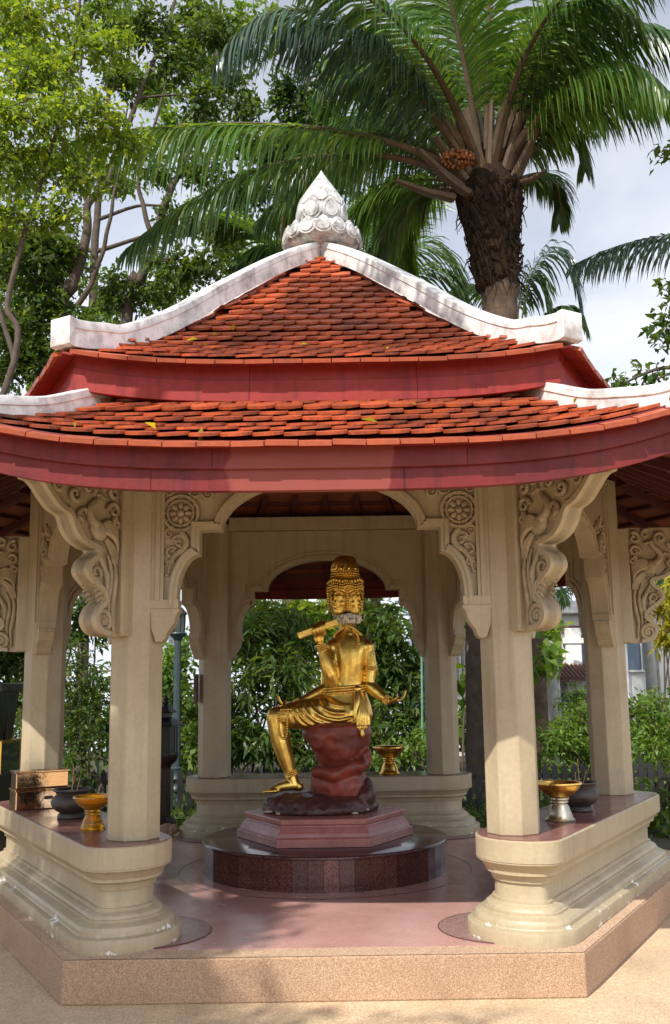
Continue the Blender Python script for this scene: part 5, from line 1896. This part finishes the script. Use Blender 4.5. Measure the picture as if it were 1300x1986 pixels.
for i in range(150):
    v_ = rng.normal(size=3); v_ /= np.linalg.norm(v_)
    fb.ball(fc + Vector(v_ * np.array([0.22, 0.15, 0.12]) * rng.uniform(0.7, 1.05)), 0.024, 5, 4)
m_f = paint('dry_fruit', (0.26, 0.09, 0.025), rough=0.7, dirt_scale=12)
fb.build('fruit_bunch', m_f, palm)
sp = MB()
for u0, v0, u1, v1, r in ((880, 385, 768, 350, 0.075), (900, 350, 845, 265, 0.09), (930, 330, 905, 210, 0.09), (985, 330, 1010, 215, 0.09), (1000, 345, 1045, 240, 0.085), (915, 380, 850, 330, 0.08), (950, 320, 955, 190, 0.09), (1010, 355, 1060, 330, 0.05), (895, 365, 812, 290, 0.085)):
    a, b_ = PX(u0, v0, PY - 0.25), PX(u1, v1, PY - 0.55)
    sp.tube([a, a.lerp(b_, 0.5) + Vector((0, 0, -0.03)), b_], [r * 1.25, r, r * 0.6], 8, flat=0.6)
sp.build('old_petioles', M['petiole'], palm, smooth=True)
C0 = (948, 330)
FR = [  # control pixels with depths, leaflet length, material, droop
    ([(900, 280, 5.3), (800, 60, 4.4), (540, -90, 3.6), (425, 110, 3.3)], 0.85, 'frondblue', 1.2),
    ([(890, 290, 5.3), (790, 110, 4.6), (690, 20, 4.1), (560, 60, 3.8)], 0.85, 'frondblue', 1.2),
    ([(885, 310, 5.3), (770, 232, 4.8), (450, 215, 4.3), (150, 268, 4.0)], 0.80, 'frondlight', 1.5),
    ([(885, 320, 5.4), (740, 255, 5.1), (460, 280, 4.7), (238, 490, 4.4)], 0.72, 'frond', 1.3),
    ([(905, 280, 5.5), (830, 150, 5.2), (740, 100, 5.0), (620, 170, 4.8)], 0.8, 'frond', 1.1),
    ([(925, 260, 5.4), (905, 110, 5.0), (870, -20, 4.5), (830, -150, 4.2)], 0.9, 'frondlight', 0.7),
    ([(945, 250, 5.4), (945, 90, 5.0), (950, -60, 4.6), (960, -170, 4.3)], 0.9, 'frondlight', 0.7),
    ([(970, 250, 5.4), (1010, 100, 5.0), (1090, -30, 4.6), (1180, -60, 4.2)], 0.9, 'frondlight', 0.8),
    ([(985, 270, 5.4), (1060, 110, 4.8), (1160, 10, 4.3), (1300, 60, 3.9)], 0.85, 'frond', 1.2),
    ([(1000, 290, 5.5), (1080, 190, 5.1), (1190, 120, 4.8), (1320, 190, 4.5)], 0.75, 'frond', 1.2),
    ([(1010, 310, 5.5), (1080, 225, 5.3), (1120, 210, 5.2), (1135, 330, 5.1)], 0.5, 'frond', 1.0),
    ([(890, 300, 5.8), (800, 200, 6.2), (690, 190, 6.6), (570, 290, 6.9)], 0.8, 'frond', 1.0),
    ([(900, 340, 5.9), (820, 320, 6.5), (720, 350, 7.0), (640, 470, 7.3)], 0.8, 'frondlight', 0.9),
    ([(885, 360, 5.7), (820, 345, 6.0), (760, 400, 6.3), (700, 550, 6.5)], 0.7, 'frond', 0.9),
    ([(1005, 345, 5.9), (1060, 310, 6.2), (1095, 340, 6.4), (1085, 430, 6.5)], 0.45, 'frond', 0.9),
    ([(920, 270, 5.2), (860, 100, 4.3), (750, -10, 3.5), (600, -60, 2.9)], 0.85, 'frond', 1.1),
    ([(960, 260, 5.2), (1000, 60, 4.3), (1110, -90, 3.4), (1260, -60, 2.9)], 0.85, 'frond', 1.1),
    ([(935, 270, 5.8), (880, 120, 6.4), (800, 40, 7.2), (700, 60, 7.8)], 0.9, 'frondlight', 0.9),
    ([(960, 270, 5.8), (990, 120, 6.4), (1060, 60, 7.2), (1160, 110, 7.8)], 0.9, 'frondlight', 0.9),
    ([(950, 270, 6.0), (930, 80, 6.8), (900, -20, 7.6), (850, -40, 8.4)], 0.9, 'frondlight', 0.9),
    ([(950, 270, 6.0), (1010, 150, 6.8), (1100, 140, 7.6), (1180, 240, 8.2)], 0.85, 'frond', 1.0),
    ([(890, 340, 6.0), (780, 260, 6.8), (640, 300, 7.5), (500, 430, 8.0)], 0.85, 'frond', 1.0),
    ([(880, 350, 6.2), (800, 330, 7.0), (740, 420, 7.6), (800, 560, 8.0)], 0.8, 'frondlight', 0.8),
    ([(980, 260, 5.3), (1040, 60, 4.6), (1130, -60, 4.0), (1230, 20, 3.6)], 0.9, 'frond', 1.3),
    ([(985, 280, 5.3), (1080, 140, 4.5), (1200, 60, 3.9), (1290, 170, 3.5)], 0.8, 'frondlight', 1.4),
    ([(915, 270, 5.6), (850, 130, 5.6), (760, 60, 5.6), (640, 110, 5.6)], 0.85, 'frondlight', 1.0),
    ([(940, 260, 5.7), (915, 100, 6.0), (890, 20, 6.4), (790, 10, 6.8)], 0.9, 'frondlight', 0.9),
    ([(955, 260, 5.7), (985, 100, 6.0), (1030, 20, 6.4), (1120, 20, 6.8)], 0.9, 'frondlight', 0.9),
    ([(1000, 290, 5.7), (1080, 160, 5.8), (1160, 110, 5.9), (1250, 180, 6.0)], 0.8, 'frond', 1.1),
    ([(890, 320, 5.6), (800, 240, 5.6), (680, 220, 5.6), (540, 330, 5.6)], 0.8, 'frond', 1.2),
]
for ctrl, ll, mt, dr in FR:
    u0, v0, y0 = ctrl[0]
    ctrl = [(946 + (u0 - 946) * 0.55, v0 * 0.4 + 0.6 * 385, 5.5 + (y0 - 5.5) * 0.6)] + [(946 + (u0 - 946) * 1.3 + 0.2 * (ctrl[1][0] - u0), v0 - 30, y0)] * 0 + ctrl[1:]
    frond(palm, [P3(*q) for q in ctrl], M[mt], ll * 1.12, 88, dr * 1.3, 0.10, start=0.24, width=0.042)

p2 = empty('background_palm', (PX(705, 640, 9.5).x, 9.5, 0))
tag(p2, 'lower palm hidden behind the roof, only its fronds show beside the finial', 'palm')
b2x = PX(705, 640, 9.5).x
MB().tube([(b2x, 9.5, 0), (b2x, 9.5, 3.5), P3(705, 640, 9.5)], [0.26, 0.2, 0.18], 12).build('trunk', M['palmbark'], p2, smooth=True)
for ctrl, ll, mt, dr in (
    ([(700, 640, 9.5), (620, 560, 9.2), (520, 440, 8.9), (420, 420, 8.6)], 0.85, 'frondlight', 0.6),
    ([(700, 640, 9.5), (640, 500, 9.3), (570, 440, 9.1), (460, 500, 8.8)], 0.8, 'frond', 0.8),
    ([(710, 640, 9.5), (760, 480, 9.4), (830, 420, 9.3), (900, 540, 9.2)], 0.85, 'frondlight', 0.8),
    ([(710, 640, 9.5), (720, 480, 9.6), (720, 380, 9.7), (640, 340, 9.8)], 0.85, 'frond', 0.7),
    ([(715, 640, 9.5), (790, 500, 9.4), (870, 480, 9.3), (920, 620, 9.2)], 0.8, 'frond', 0.9),
    ([(700, 640, 9.5), (640, 560, 9.5), (560, 520, 9.4), (430, 560, 9.3)], 0.8, 'frondlight', 0.8),
    ([(708, 640, 9.5), (745, 520, 9.8), (790, 400, 10.2), (850, 360, 10.6)], 0.9, 'frondlight', 0.7)):
    frond(p2, [P3(*q) for q in ctrl], M[mt], ll, 80, dr, 0.035, width=0.045)
p3 = empty('background_palm', (PX(1010, 640, 10.5).x, 10.5, 0))
tag(p3, 'palm whose drooping frond arches against the sky right of the main trunk', 'palm')
b3x = PX(1010, 660, 10.5).x
MB().tube([(b3x, 10.5, 0), (b3x, 10.5, 3.5), P3(1010, 660, 10.5)], [0.2, 0.16, 0.14], 12).build('trunk', M['palmbark'], p3, smooth=True)
for ctrl, ll, mt, dr in (
    ([(1010, 650, 10.5), (1020, 500, 10.3), (1085, 400, 10.1), (1125, 585, 10.0)], 0.85, 'frondblue', 1.3),
    ([(1005, 650, 10.5), (1000, 540, 10.4), (1040, 455, 10.3), (1075, 640, 10.2)], 0.75, 'frond', 1.2),
    ([(1005, 650, 10.5), (960, 560, 10.5), (900, 520, 10.6), (850, 600, 10.7)], 0.6, 'frond', 1.0),
    ([(1010, 660, 10.5), (1060, 600, 10.4), (1110, 560, 10.3), (1140, 640, 10.2)], 0.5, 'frond', 1.2)):
    frond(p3, [P3(*q) for q in ctrl], M[mt], ll, 76, dr, 0.03, width=0.042)
p4 = empty('background_palm', (7.4, 7.0, 0))
tag(p4, 'palm standing off to the right whose long frond reaches in from the edge', 'palm')
MB().tube([(7.4, 7.0, 0), (7.3, 7.0, 4), P3(1560, 520, 7.0)], [0.25, 0.2, 0.18], 12).build('trunk', M['palmbark'], p4, smooth=True)
for ctrl, ll, mt, dr in (
    ([(1560, 520, 7.0), (1420, 430, 6.9), (1260, 435, 6.8), (1110, 515, 6.7)], 0.68, 'frondblue', 1.5),
    ([(1560, 520, 7.0), (1480, 420, 6.9), (1400, 380, 6.8), (1330, 420, 6.7)], 0.6, 'frond', 1.2),
    ([(1560, 520, 7.0), (1600, 400, 7.0), (1660, 350, 7.0), (1750, 420, 7.0)], 0.7, 'frond', 1.2)):
    frond(p4, [P3(*q) for q in ctrl], M[mt], ll, 90, dr, 0.03, width=0.042)

# ------------------------------------------------------------------ shrubs behind and beside the pavilion


def shrub(name, label, Y, items, leaf, Lf, Wf, dens, base_u, **kw):
    bx_ = PX(base_u, 1500, Y).x
    cl_ = [px_clump(*q) for q in items]
    tops = sorted(items, key=lambda q: q[1])
    paths = [([(bx_ + 0.1 * (i - 1), Y, 0), (bx_ + 0.12 * (i - 1), Y + 0.05, 0.5), P3(it[0], it[1] + it[4] * 0.3, it[2])], 0.028, 0.010) for i, it in enumerate(tops[:4])]
    return tree(name, label, 'shrub', paths, cl_, leaf, kw.pop('bark', M['bark']), Lf, Wf, dens, stem='stem', fol='foliage', **kw)


SG = 'shrubs behind the pavilion'
shrub('shrub', 'feathery shrub between the two left columns, pale new leaves on top', 4.0, [(150, 1290, 4.0, 45, 45), (140, 1370, 4.0, 50, 45), (160, 1450, 4.0, 50, 50), (120, 1520, 4.0, 50, 40), (190, 1350, 4.2, 40, 50), (60, 1400, 4.2, 45, 60), (20, 1500, 4.0, 40, 40)], M['leafB'], 0.085, 0.026, 2.2, 150, group=SG, n_lf=22, spread=0.04)
shrub('shrub', 'dark drooping tree foliage seen under the left arch', 7.0, [(160, 1190, 7.0, 45, 32), (130, 1230, 7.0, 35, 25), (185, 1220, 7.0, 30, 28)], M['leafC'], 0.13, 0.05, 2.0, 170, group=SG)
shrub('shrub', 'light green climbing shrub beside the lamp post', 6.8, [(330, 1300, 6.8, 32, 48), (360, 1370, 6.8, 34, 55), (370, 1450, 6.8, 32, 50), (350, 1260, 6.9, 28, 30), (310, 1400, 7.0, 25, 60), (370, 1540, 6.4, 35, 30)], M['leafD'], 0.12, 0.055, 1.9, 350, group=SG)
shrub('shrub', 'big glossy shrub filling the left of the back arch', 7.6, [(480, 1230, 7.6, 60, 45), (540, 1300, 7.5, 65, 50), (470, 1340, 7.6, 55, 55), (500, 1430, 7.4, 70, 48), (570, 1220, 7.8, 60, 40), (440, 1440, 7.6, 50, 50), (580, 1400, 7.6, 55, 50), (600, 1470, 7.4, 50, 30)], M['leafB'], 0.154, 0.040, 1.90, 510, group=SG, droop=0.5, n_lf=18)
shrub('shrub', 'sunlit yellowish shrub at the very back of the arch', 10.5, [(520, 1200, 10.5, 60, 35), (600, 1190, 10.5, 60, 30), (470, 1260, 10.5, 40, 50), (560, 1290, 10.5, 60, 50), (640, 1230, 10.6, 60, 50)], M['leafA'], 0.154, 0.066, 1.70, 540, group=SG)
shrub('shrub', 'dark glossy shrub behind the right shoulder of the statue', 7.8, [(760, 1230, 7.8, 55, 45), (740, 1310, 7.8, 50, 50), (800, 1300, 7.8, 40, 55), (780, 1390, 7.6, 48, 45), (720, 1190, 8.0, 50, 28), (800, 1450, 7.6, 42, 40), (740, 1450, 7.8, 40, 38), (680, 1440, 8.0, 30, 40)], M['leafB'], 0.165, 0.046, 2.00, 770, group=SG, droop=0.5, n_lf=18)
shrub('shrub', 'bright low shrub by the small brass tray', 6.8, [(800, 1460, 6.8, 32, 32), (740, 1480, 6.8, 32, 22), (830, 1420, 7.0, 20, 40)], M['leafD'], 0.110, 0.044, 1.60, 800, group=SG)
shrub('shrub', 'round-leaved shrub just right of the right back column', 6.6, [(905, 1240, 6.6, 24, 30), (900, 1320, 6.8, 22, 32), (895, 1400, 7.0, 22, 40), (915, 1200, 6.8, 22, 24), (1062, 1290, 6.6, 26, 34), (1060, 1240, 6.6, 22, 30)], M['leafD'], 0.149, 0.127, 1.10, 915, group=SG, n_lf=9, droop=0.5)
shrub('shrub', 'fine-leaved sunlit shrub framed between the two right columns', 6.6, [(1085, 1440, 6.6, 38, 34), (1125, 1390, 6.7, 40, 34), (1150, 1450, 6.7, 36, 42), (1080, 1500, 6.5, 40, 28), (1140, 1350, 7.0, 26, 22), (1165, 1520, 6.6, 36, 30), (1110, 1530, 6.6, 30, 20)], M['leafD'], 0.094, 0.027, 3.00, 1110, group=SG, n_lf=24, spread=0.04)
shrub('shrub', 'tall bright shrub at the right edge beyond the bench', 5.6, [(1270, 1370, 5.6, 42, 38), (1290, 1450, 5.5, 42, 48), (1255, 1450, 5.8, 30, 48), (1310, 1540, 5.4, 42, 48), (1270, 1540, 5.6, 30, 40), (1290, 1620, 5.3, 42, 30), (1350, 1420, 5.6, 42, 70)], M['leafD'], 0.094, 0.030, 2.40, 1290, group=SG, n_lf=22, spread=0.045)
shrub('shrub', 'low leafy shrub at the right edge against the bench end', 3.0, [(1285, 1560, 3.0, 32, 34), (1300, 1630, 2.9, 36, 30), (1265, 1600, 3.2, 24, 30), (1320, 1500, 3.0, 30, 40)], M['leafD'], 0.085, 0.03, 2.4, 1300, group=SG, n_lf=20, spread=0.045)
shrub('shrub', 'golden yellow hanging foliage at the right edge below the eave', 8.5, [(1285, 1180, 8.5, 22, 30), (1290, 1230, 8.5, 20, 34), (1310, 1150, 8.5, 24, 40)], M['leafY'], 0.15, 0.05, 2.0, 1300, group=SG, droop=0.9)
shrub('shrub', 'leafy top of the plant growing in the black planter', 0.62, [(12, 1292, 0.62, 22, 22), (-20, 1270, 0.62, 40, 36), (25, 1265, 0.8, 16, 18)], M['leafC'], 0.10, 0.035, 3.0, -15, n_lf=18)
shrub('shrub', 'broad mass of shrubs closing the view at the far left', 9.5, [(60, 1300, 9.5, 60, 60), (150, 1380, 9.5, 60, 60), (20, 1380, 9.5, 60, 60), (240, 1420, 9.5, 80, 60), (400, 1430, 9.5, 90, 60), (330, 1340, 10, 40, 60)], M['leafB'], 0.15, 0.06, 1.3, 120, group=SG)
shrub('shrub', 'broad mass of shrubs closing the view at the far right', 9.0, [(1110, 1420, 9.0, 60, 45), (960, 1400, 9.0, 60, 60), (1250, 1400, 9.0, 70, 50), (1380, 1360, 9.0, 70, 70), (860, 1420, 9.0, 60, 50)], M['leafB'], 0.15, 0.06, 1.4, 1100, group=SG)

# ground cover (uncountable)
n = 9000
gx = rng.uniform(-6, 6, n); gy = rng.uniform(2.75, 6.2, n)
keep = (np.abs(gx) * c30 + gy * 0.5 > 2.5)
C = np.stack([gx, gy, np.abs(rng.normal(0.06, 0.10, n))], 1)[keep]
tag(quads_obj('ground_cover', leaf_quads(C, 0.13, 0.03, -0.6), M['leafB']), 'low leafy ground cover under the shrubs', 'ground cover', kind='stuff')

# picket fence --------------------------------------------------------
fence = empty('picket_fence', (0, 4.35, 0))
tag(fence, 'low black picket fence running along behind the pavilion', 'fence')
for z in (0.16, 0.46):
    MB().box((0, 4.375, z), (11.0, 0.03, 0.05)).build('rail', M['black'], fence)
pk = MB()
pk.prism([(-0.034, 0.0), (0.034, 0.0), (0.034, 0.56), (0.0, 0.61), (-0.034, 0.56)], lambda u, v, w: (u, w, v), -0.01, 0.01)
pme = bpy.data.meshes.new('picket')
pme.from_pydata(pk.v, [], pk.f)
pme.materials.append(M['black'])
for i in range(98):
    o = bpy.data.objects.new('picket', pme)
    COL.objects.link(o)
    o.parent = fence
    o.location = (-5.45 + i * 0.112, 0.0, 0.0)

# ------------------------------------------------------------------ buildings behind
rbz = empty('low_building', (9, 14.0, 0))
tag(rbz, 'low white building with brown tiled awning seen between the right columns', 'building')
x0, x1 = PX(880, 1300, 14).x, PX(1480, 1300, 14).x
MB().box(((x0 + x1) / 2, 15.0, 1.5), (x1 - x0, 1.9, 3.0)).build('wall', M['wallwhite'], rbz)
MB().box(((x0 + x1) / 2, 14.9, 3.07), (x1 - x0 + 0.2, 2.2, 0.16)).build('cornice', M['wallwhite'], rbz, bevel=0.02)
MB().box(((x0 + x1) / 2, 15.0, 3.22), (x1 - x0 + 0.1, 1.9, 0.14)).build('parapet', M['wallwhite'], rbz)
MB().box(((x0 + x1) / 2, 13.99, 2.70), (x1 - x0, 0.08, 0.07)).build('string_course', M['brownroof'], rbz)
for u in (905, 1000, 1112, 1200, 1290, 1400):
    xx = PX(u, 1270, 13.95).x
    MB().box((xx, 13.93, 1.35), (0.34, 0.12, 2.66)).build('pilaster', M['wallwhite'], rbz, bevel=0.01)
    MB().box((xx, 13.92, 2.40), (0.46, 0.16, 0.12)).build('capital', M['wallwhite'], rbz, bevel=0.02)
for u in (950, 1056, 1156, 1245, 1345):
    xx = PX(u, 1270, 13.97).x
    wd = MB().box((xx, 14.03, 2.15), (0.62, 0.02, 0.75)).build('window', M['window'], rbz)
    wf = MB()
    for s in (-1, 1):
        wf.box((xx + s * 0.33, 14.01, 2.15), (0.05, 0.07, 0.86)); wf.box((xx, 14.01, 2.15 + s * 0.405), (0.61, 0.07, 0.05))
    wf.box((xx, 14.0, 2.15), (0.03, 0.03, 0.76))
    wf.build('frame', M['wallwhite'], wd)
ax0, ax1 = PX(1040, 1300, 12.9).x, PX(1195, 1300, 12.9).x
aw = MB().prism([(14.0, 1.92), (12.8, 1.60), (12.8, 1.54), (14.0, 1.80)], lambda u, v, w: (w, u, v), ax0, ax1).build('awning', M['brownroof'], rbz)
for i in range(18):
    xx = ax0 + (ax1 - ax0) * (i + 0.5) / 18
    MB().tube([(xx, 14.0, 1.93), (xx, 12.79, 1.605)], 0.03, 6).build('awning_tile', M['brownroof'], aw)
sgx = PX(1104, 1360, 13.9).x
MB().box((sgx, 13.84, PX(1104, 1360, 13.9).z), (0.46, 0.05, 0.36)).build('blue_panel', M['bluesign'], rbz, bevel=0.01)
MB().tube([(PX(1053, 1360, 13.2).x, 13.2, 0), (PX(1053, 1360, 13.2).x, 13.2, 1.62)], 0.07, 10).build('awning_post', M['redpost'], rbz)

lb = empty('pale_building', (-3, 17.0, 0))
tag(lb, 'pale bluish building with louvred windows glimpsed through the left shrubs', 'building')
MB().box((-3.6, 18.5, 2.6), (15.0, 3.0, 5.2)).build('wall', M['wallblue'], lb)
MB().box((-3.6, 18.4, 5.28), (15.4, 3.4, 0.18)).build('roof_edge', M['wallwhite'], lb)
for i in range(12):
    xx = -10.3 + i * 1.22
    for zz in (1.5, 3.6):
        wd = MB().box((xx, 17.02, zz), (0.74, 0.03, 1.2)).build('window', M['window'], lb)
        for j in range(7):
            MB().box((xx, 16.985, zz - 0.5 + j * 0.166), (0.72, 0.05, 0.035)).build('louvre', M['wallwhite'], wd)

# pale grey palm trunks in front of the building
for u, v, Yp, lab in ((1262, 1290, 10.5, 'slim pale grey palm trunk at the right edge before the white building'), (1078, 1370, 12.0, 'slim pale palm trunk beside the red awning post'), (907, 1300, 10.0, 'slim pale palm trunk left of the dark palm trunk')):
    q = PX(u, v, Yp)
    r = empty('slender_palm', (q.x, Yp, 0))
    tag(r, lab, 'palm')
    MB().tube([(q.x + 0.03, Yp, 0), (q.x, Yp, 1.5), (q.x - 0.03, Yp, 3.1)], [0.13, 0.105, 0.09], 12).build('trunk', M['palegrey'], r, smooth=True)
    for i in range(7):
        a = 2 * PI * i / 7 + 0.3
        dx, dy = math.cos(a), math.sin(a)
        b0 = np.array((q.x - 0.03, Yp, 3.05))
        frond(r, [b0, b0 + np.array((dx * 0.25, dy * 0.25, 0.45)), b0 + np.array((dx * 0.75, dy * 0.75, 0.45)), b0 + np.array((dx * 1.1, dy * 1.1, -0.1))], M['frond'], 0.35, 26, 1.0, 0.02)

pp_ = empty('garden_pipe', (PX(815, 1300, 7).x, 7.0, 0))
tag(pp_, 'pale green pipe frame among the shrubs right of the statue', 'pipe')
MB().tube([(PX(815, 1340, 7).x, 7.0, 0), P3(818, 1260, 7), P3(816, 1225, 7), P3(800, 1196, 7), P3(780, 1182, 7)], 0.017, 8).build('pipe', M['tealpipe'], pp_, smooth=True)

# shade tree behind the photographer: its canopy throws the dappled shade on steps, ground and roof
tgt = [((0.10, -1.30, 3.95), 5.2, 0.52, 3.2), ((0.55, -1.6, 3.70), 5.4, 0.40, 2.8), ((-0.35, -1.55, 3.75), 5.4, 0.40, 2.6), ((0.2, -0.9, 4.3), 5.0, 0.40, 2.2),
       ((-1.9, -2.4, 0.3), 9.5, 0.95, 2.6), ((-1.35, -2.1, 0.7), 9.3, 0.70, 2.6), ((-0.95, -2.5, 0.05), 9.5, 0.55, 2.2), ((-2.6, -1.6, 0.6), 9.5, 1.0, 2.6), ((-0.45, -2.7, 0.0), 9.8, 0.42, 1.2),
       ((0.35, -2.85, 0.0), 10.2, 0.40, 0.6), ((1.15, -3.1, 0.0), 10.2, 0.40, 0.5), ((-2.3, -3.0, 0.0), 9.8, 0.8, 1.8), ((-0.75, -1.75, 0.25), 9.2, 0.45, 1.6), ((-2.0, -1.2, 1.6), 8.4, 0.7, 1.8), ((1.9, -3.0, 0.0), 10.4, 0.3, 0.5), ((-1.1, -1.95, 0.80), 9.0, 0.50, 3.6)]
cl_ = []
for p, t_, r, dn in tgt:
    cl_.append((Vector(p) + S * t_, (r, r, r * 0.75), dn))
tree('shade_tree', 'leafy tree behind the photographer that dapples the paving with shade', 'tree',
     [([(-7.5, -10.5, 0), (-7.3, -10.2, 3.0), (-6.6, -9.3, 5.2), (-5.5, -8.2, 6.3), (-4.0, -6.6, 7.0), (-2.6, -5.2, 7.3)], 0.24, 0.05),
      ([(-6.6, -9.3, 5.2), (-5.0, -8.8, 6.0), (-3.8, -8.6, 6.6)], 0.09, 0.03)],
     cl_, M['leafB'], M['bark'], 0.09, 0.045, 1.4, None, n_lf=14, twigs=0.15)

# fallen leaves on roof and paving
fl = []
for i in range(26):
    fl.append((rng.uniform(-2.2, 2.2), rng.uniform(-4.6, -2.7), 0.006))
V = leaf_quads(np.array(fl), 0.05, 0.025, 0.0, flatness=0.95)
V[:, :, 2] = np.clip(V[:, :, 2], 0.004, 0.02)
lf = []
for i in range(14):
    if i % 2:
        a_ = rng.uniform(0.6, 2.3); x_ = rng.uniform(-0.85, 0.85) * a_ * T30
        lf.append((x_, -a_, float(up_surf(a_, x_)) + 0.040))
    else:
        a_ = rng.uniform(2.4, 3.0); x_ = rng.uniform(-0.9, 0.9) * a_ * T30
        lf.append((x_, -a_, float(lo_surf(a_, x_)) + 0.040))
tag(quads_obj('leaf_litter', leaf_quads(np.array(lf), 0.055, 0.026, 0.0, flatness=0.9), M['leafY']), 'scattered dry yellow leaves lying on the roof tiles', 'leaves', kind='stuff')
tag(quads_obj('fallen_leaves', V, M['leafY']), 'few small fallen leaves scattered on the paving', 'leaves', kind='stuff')
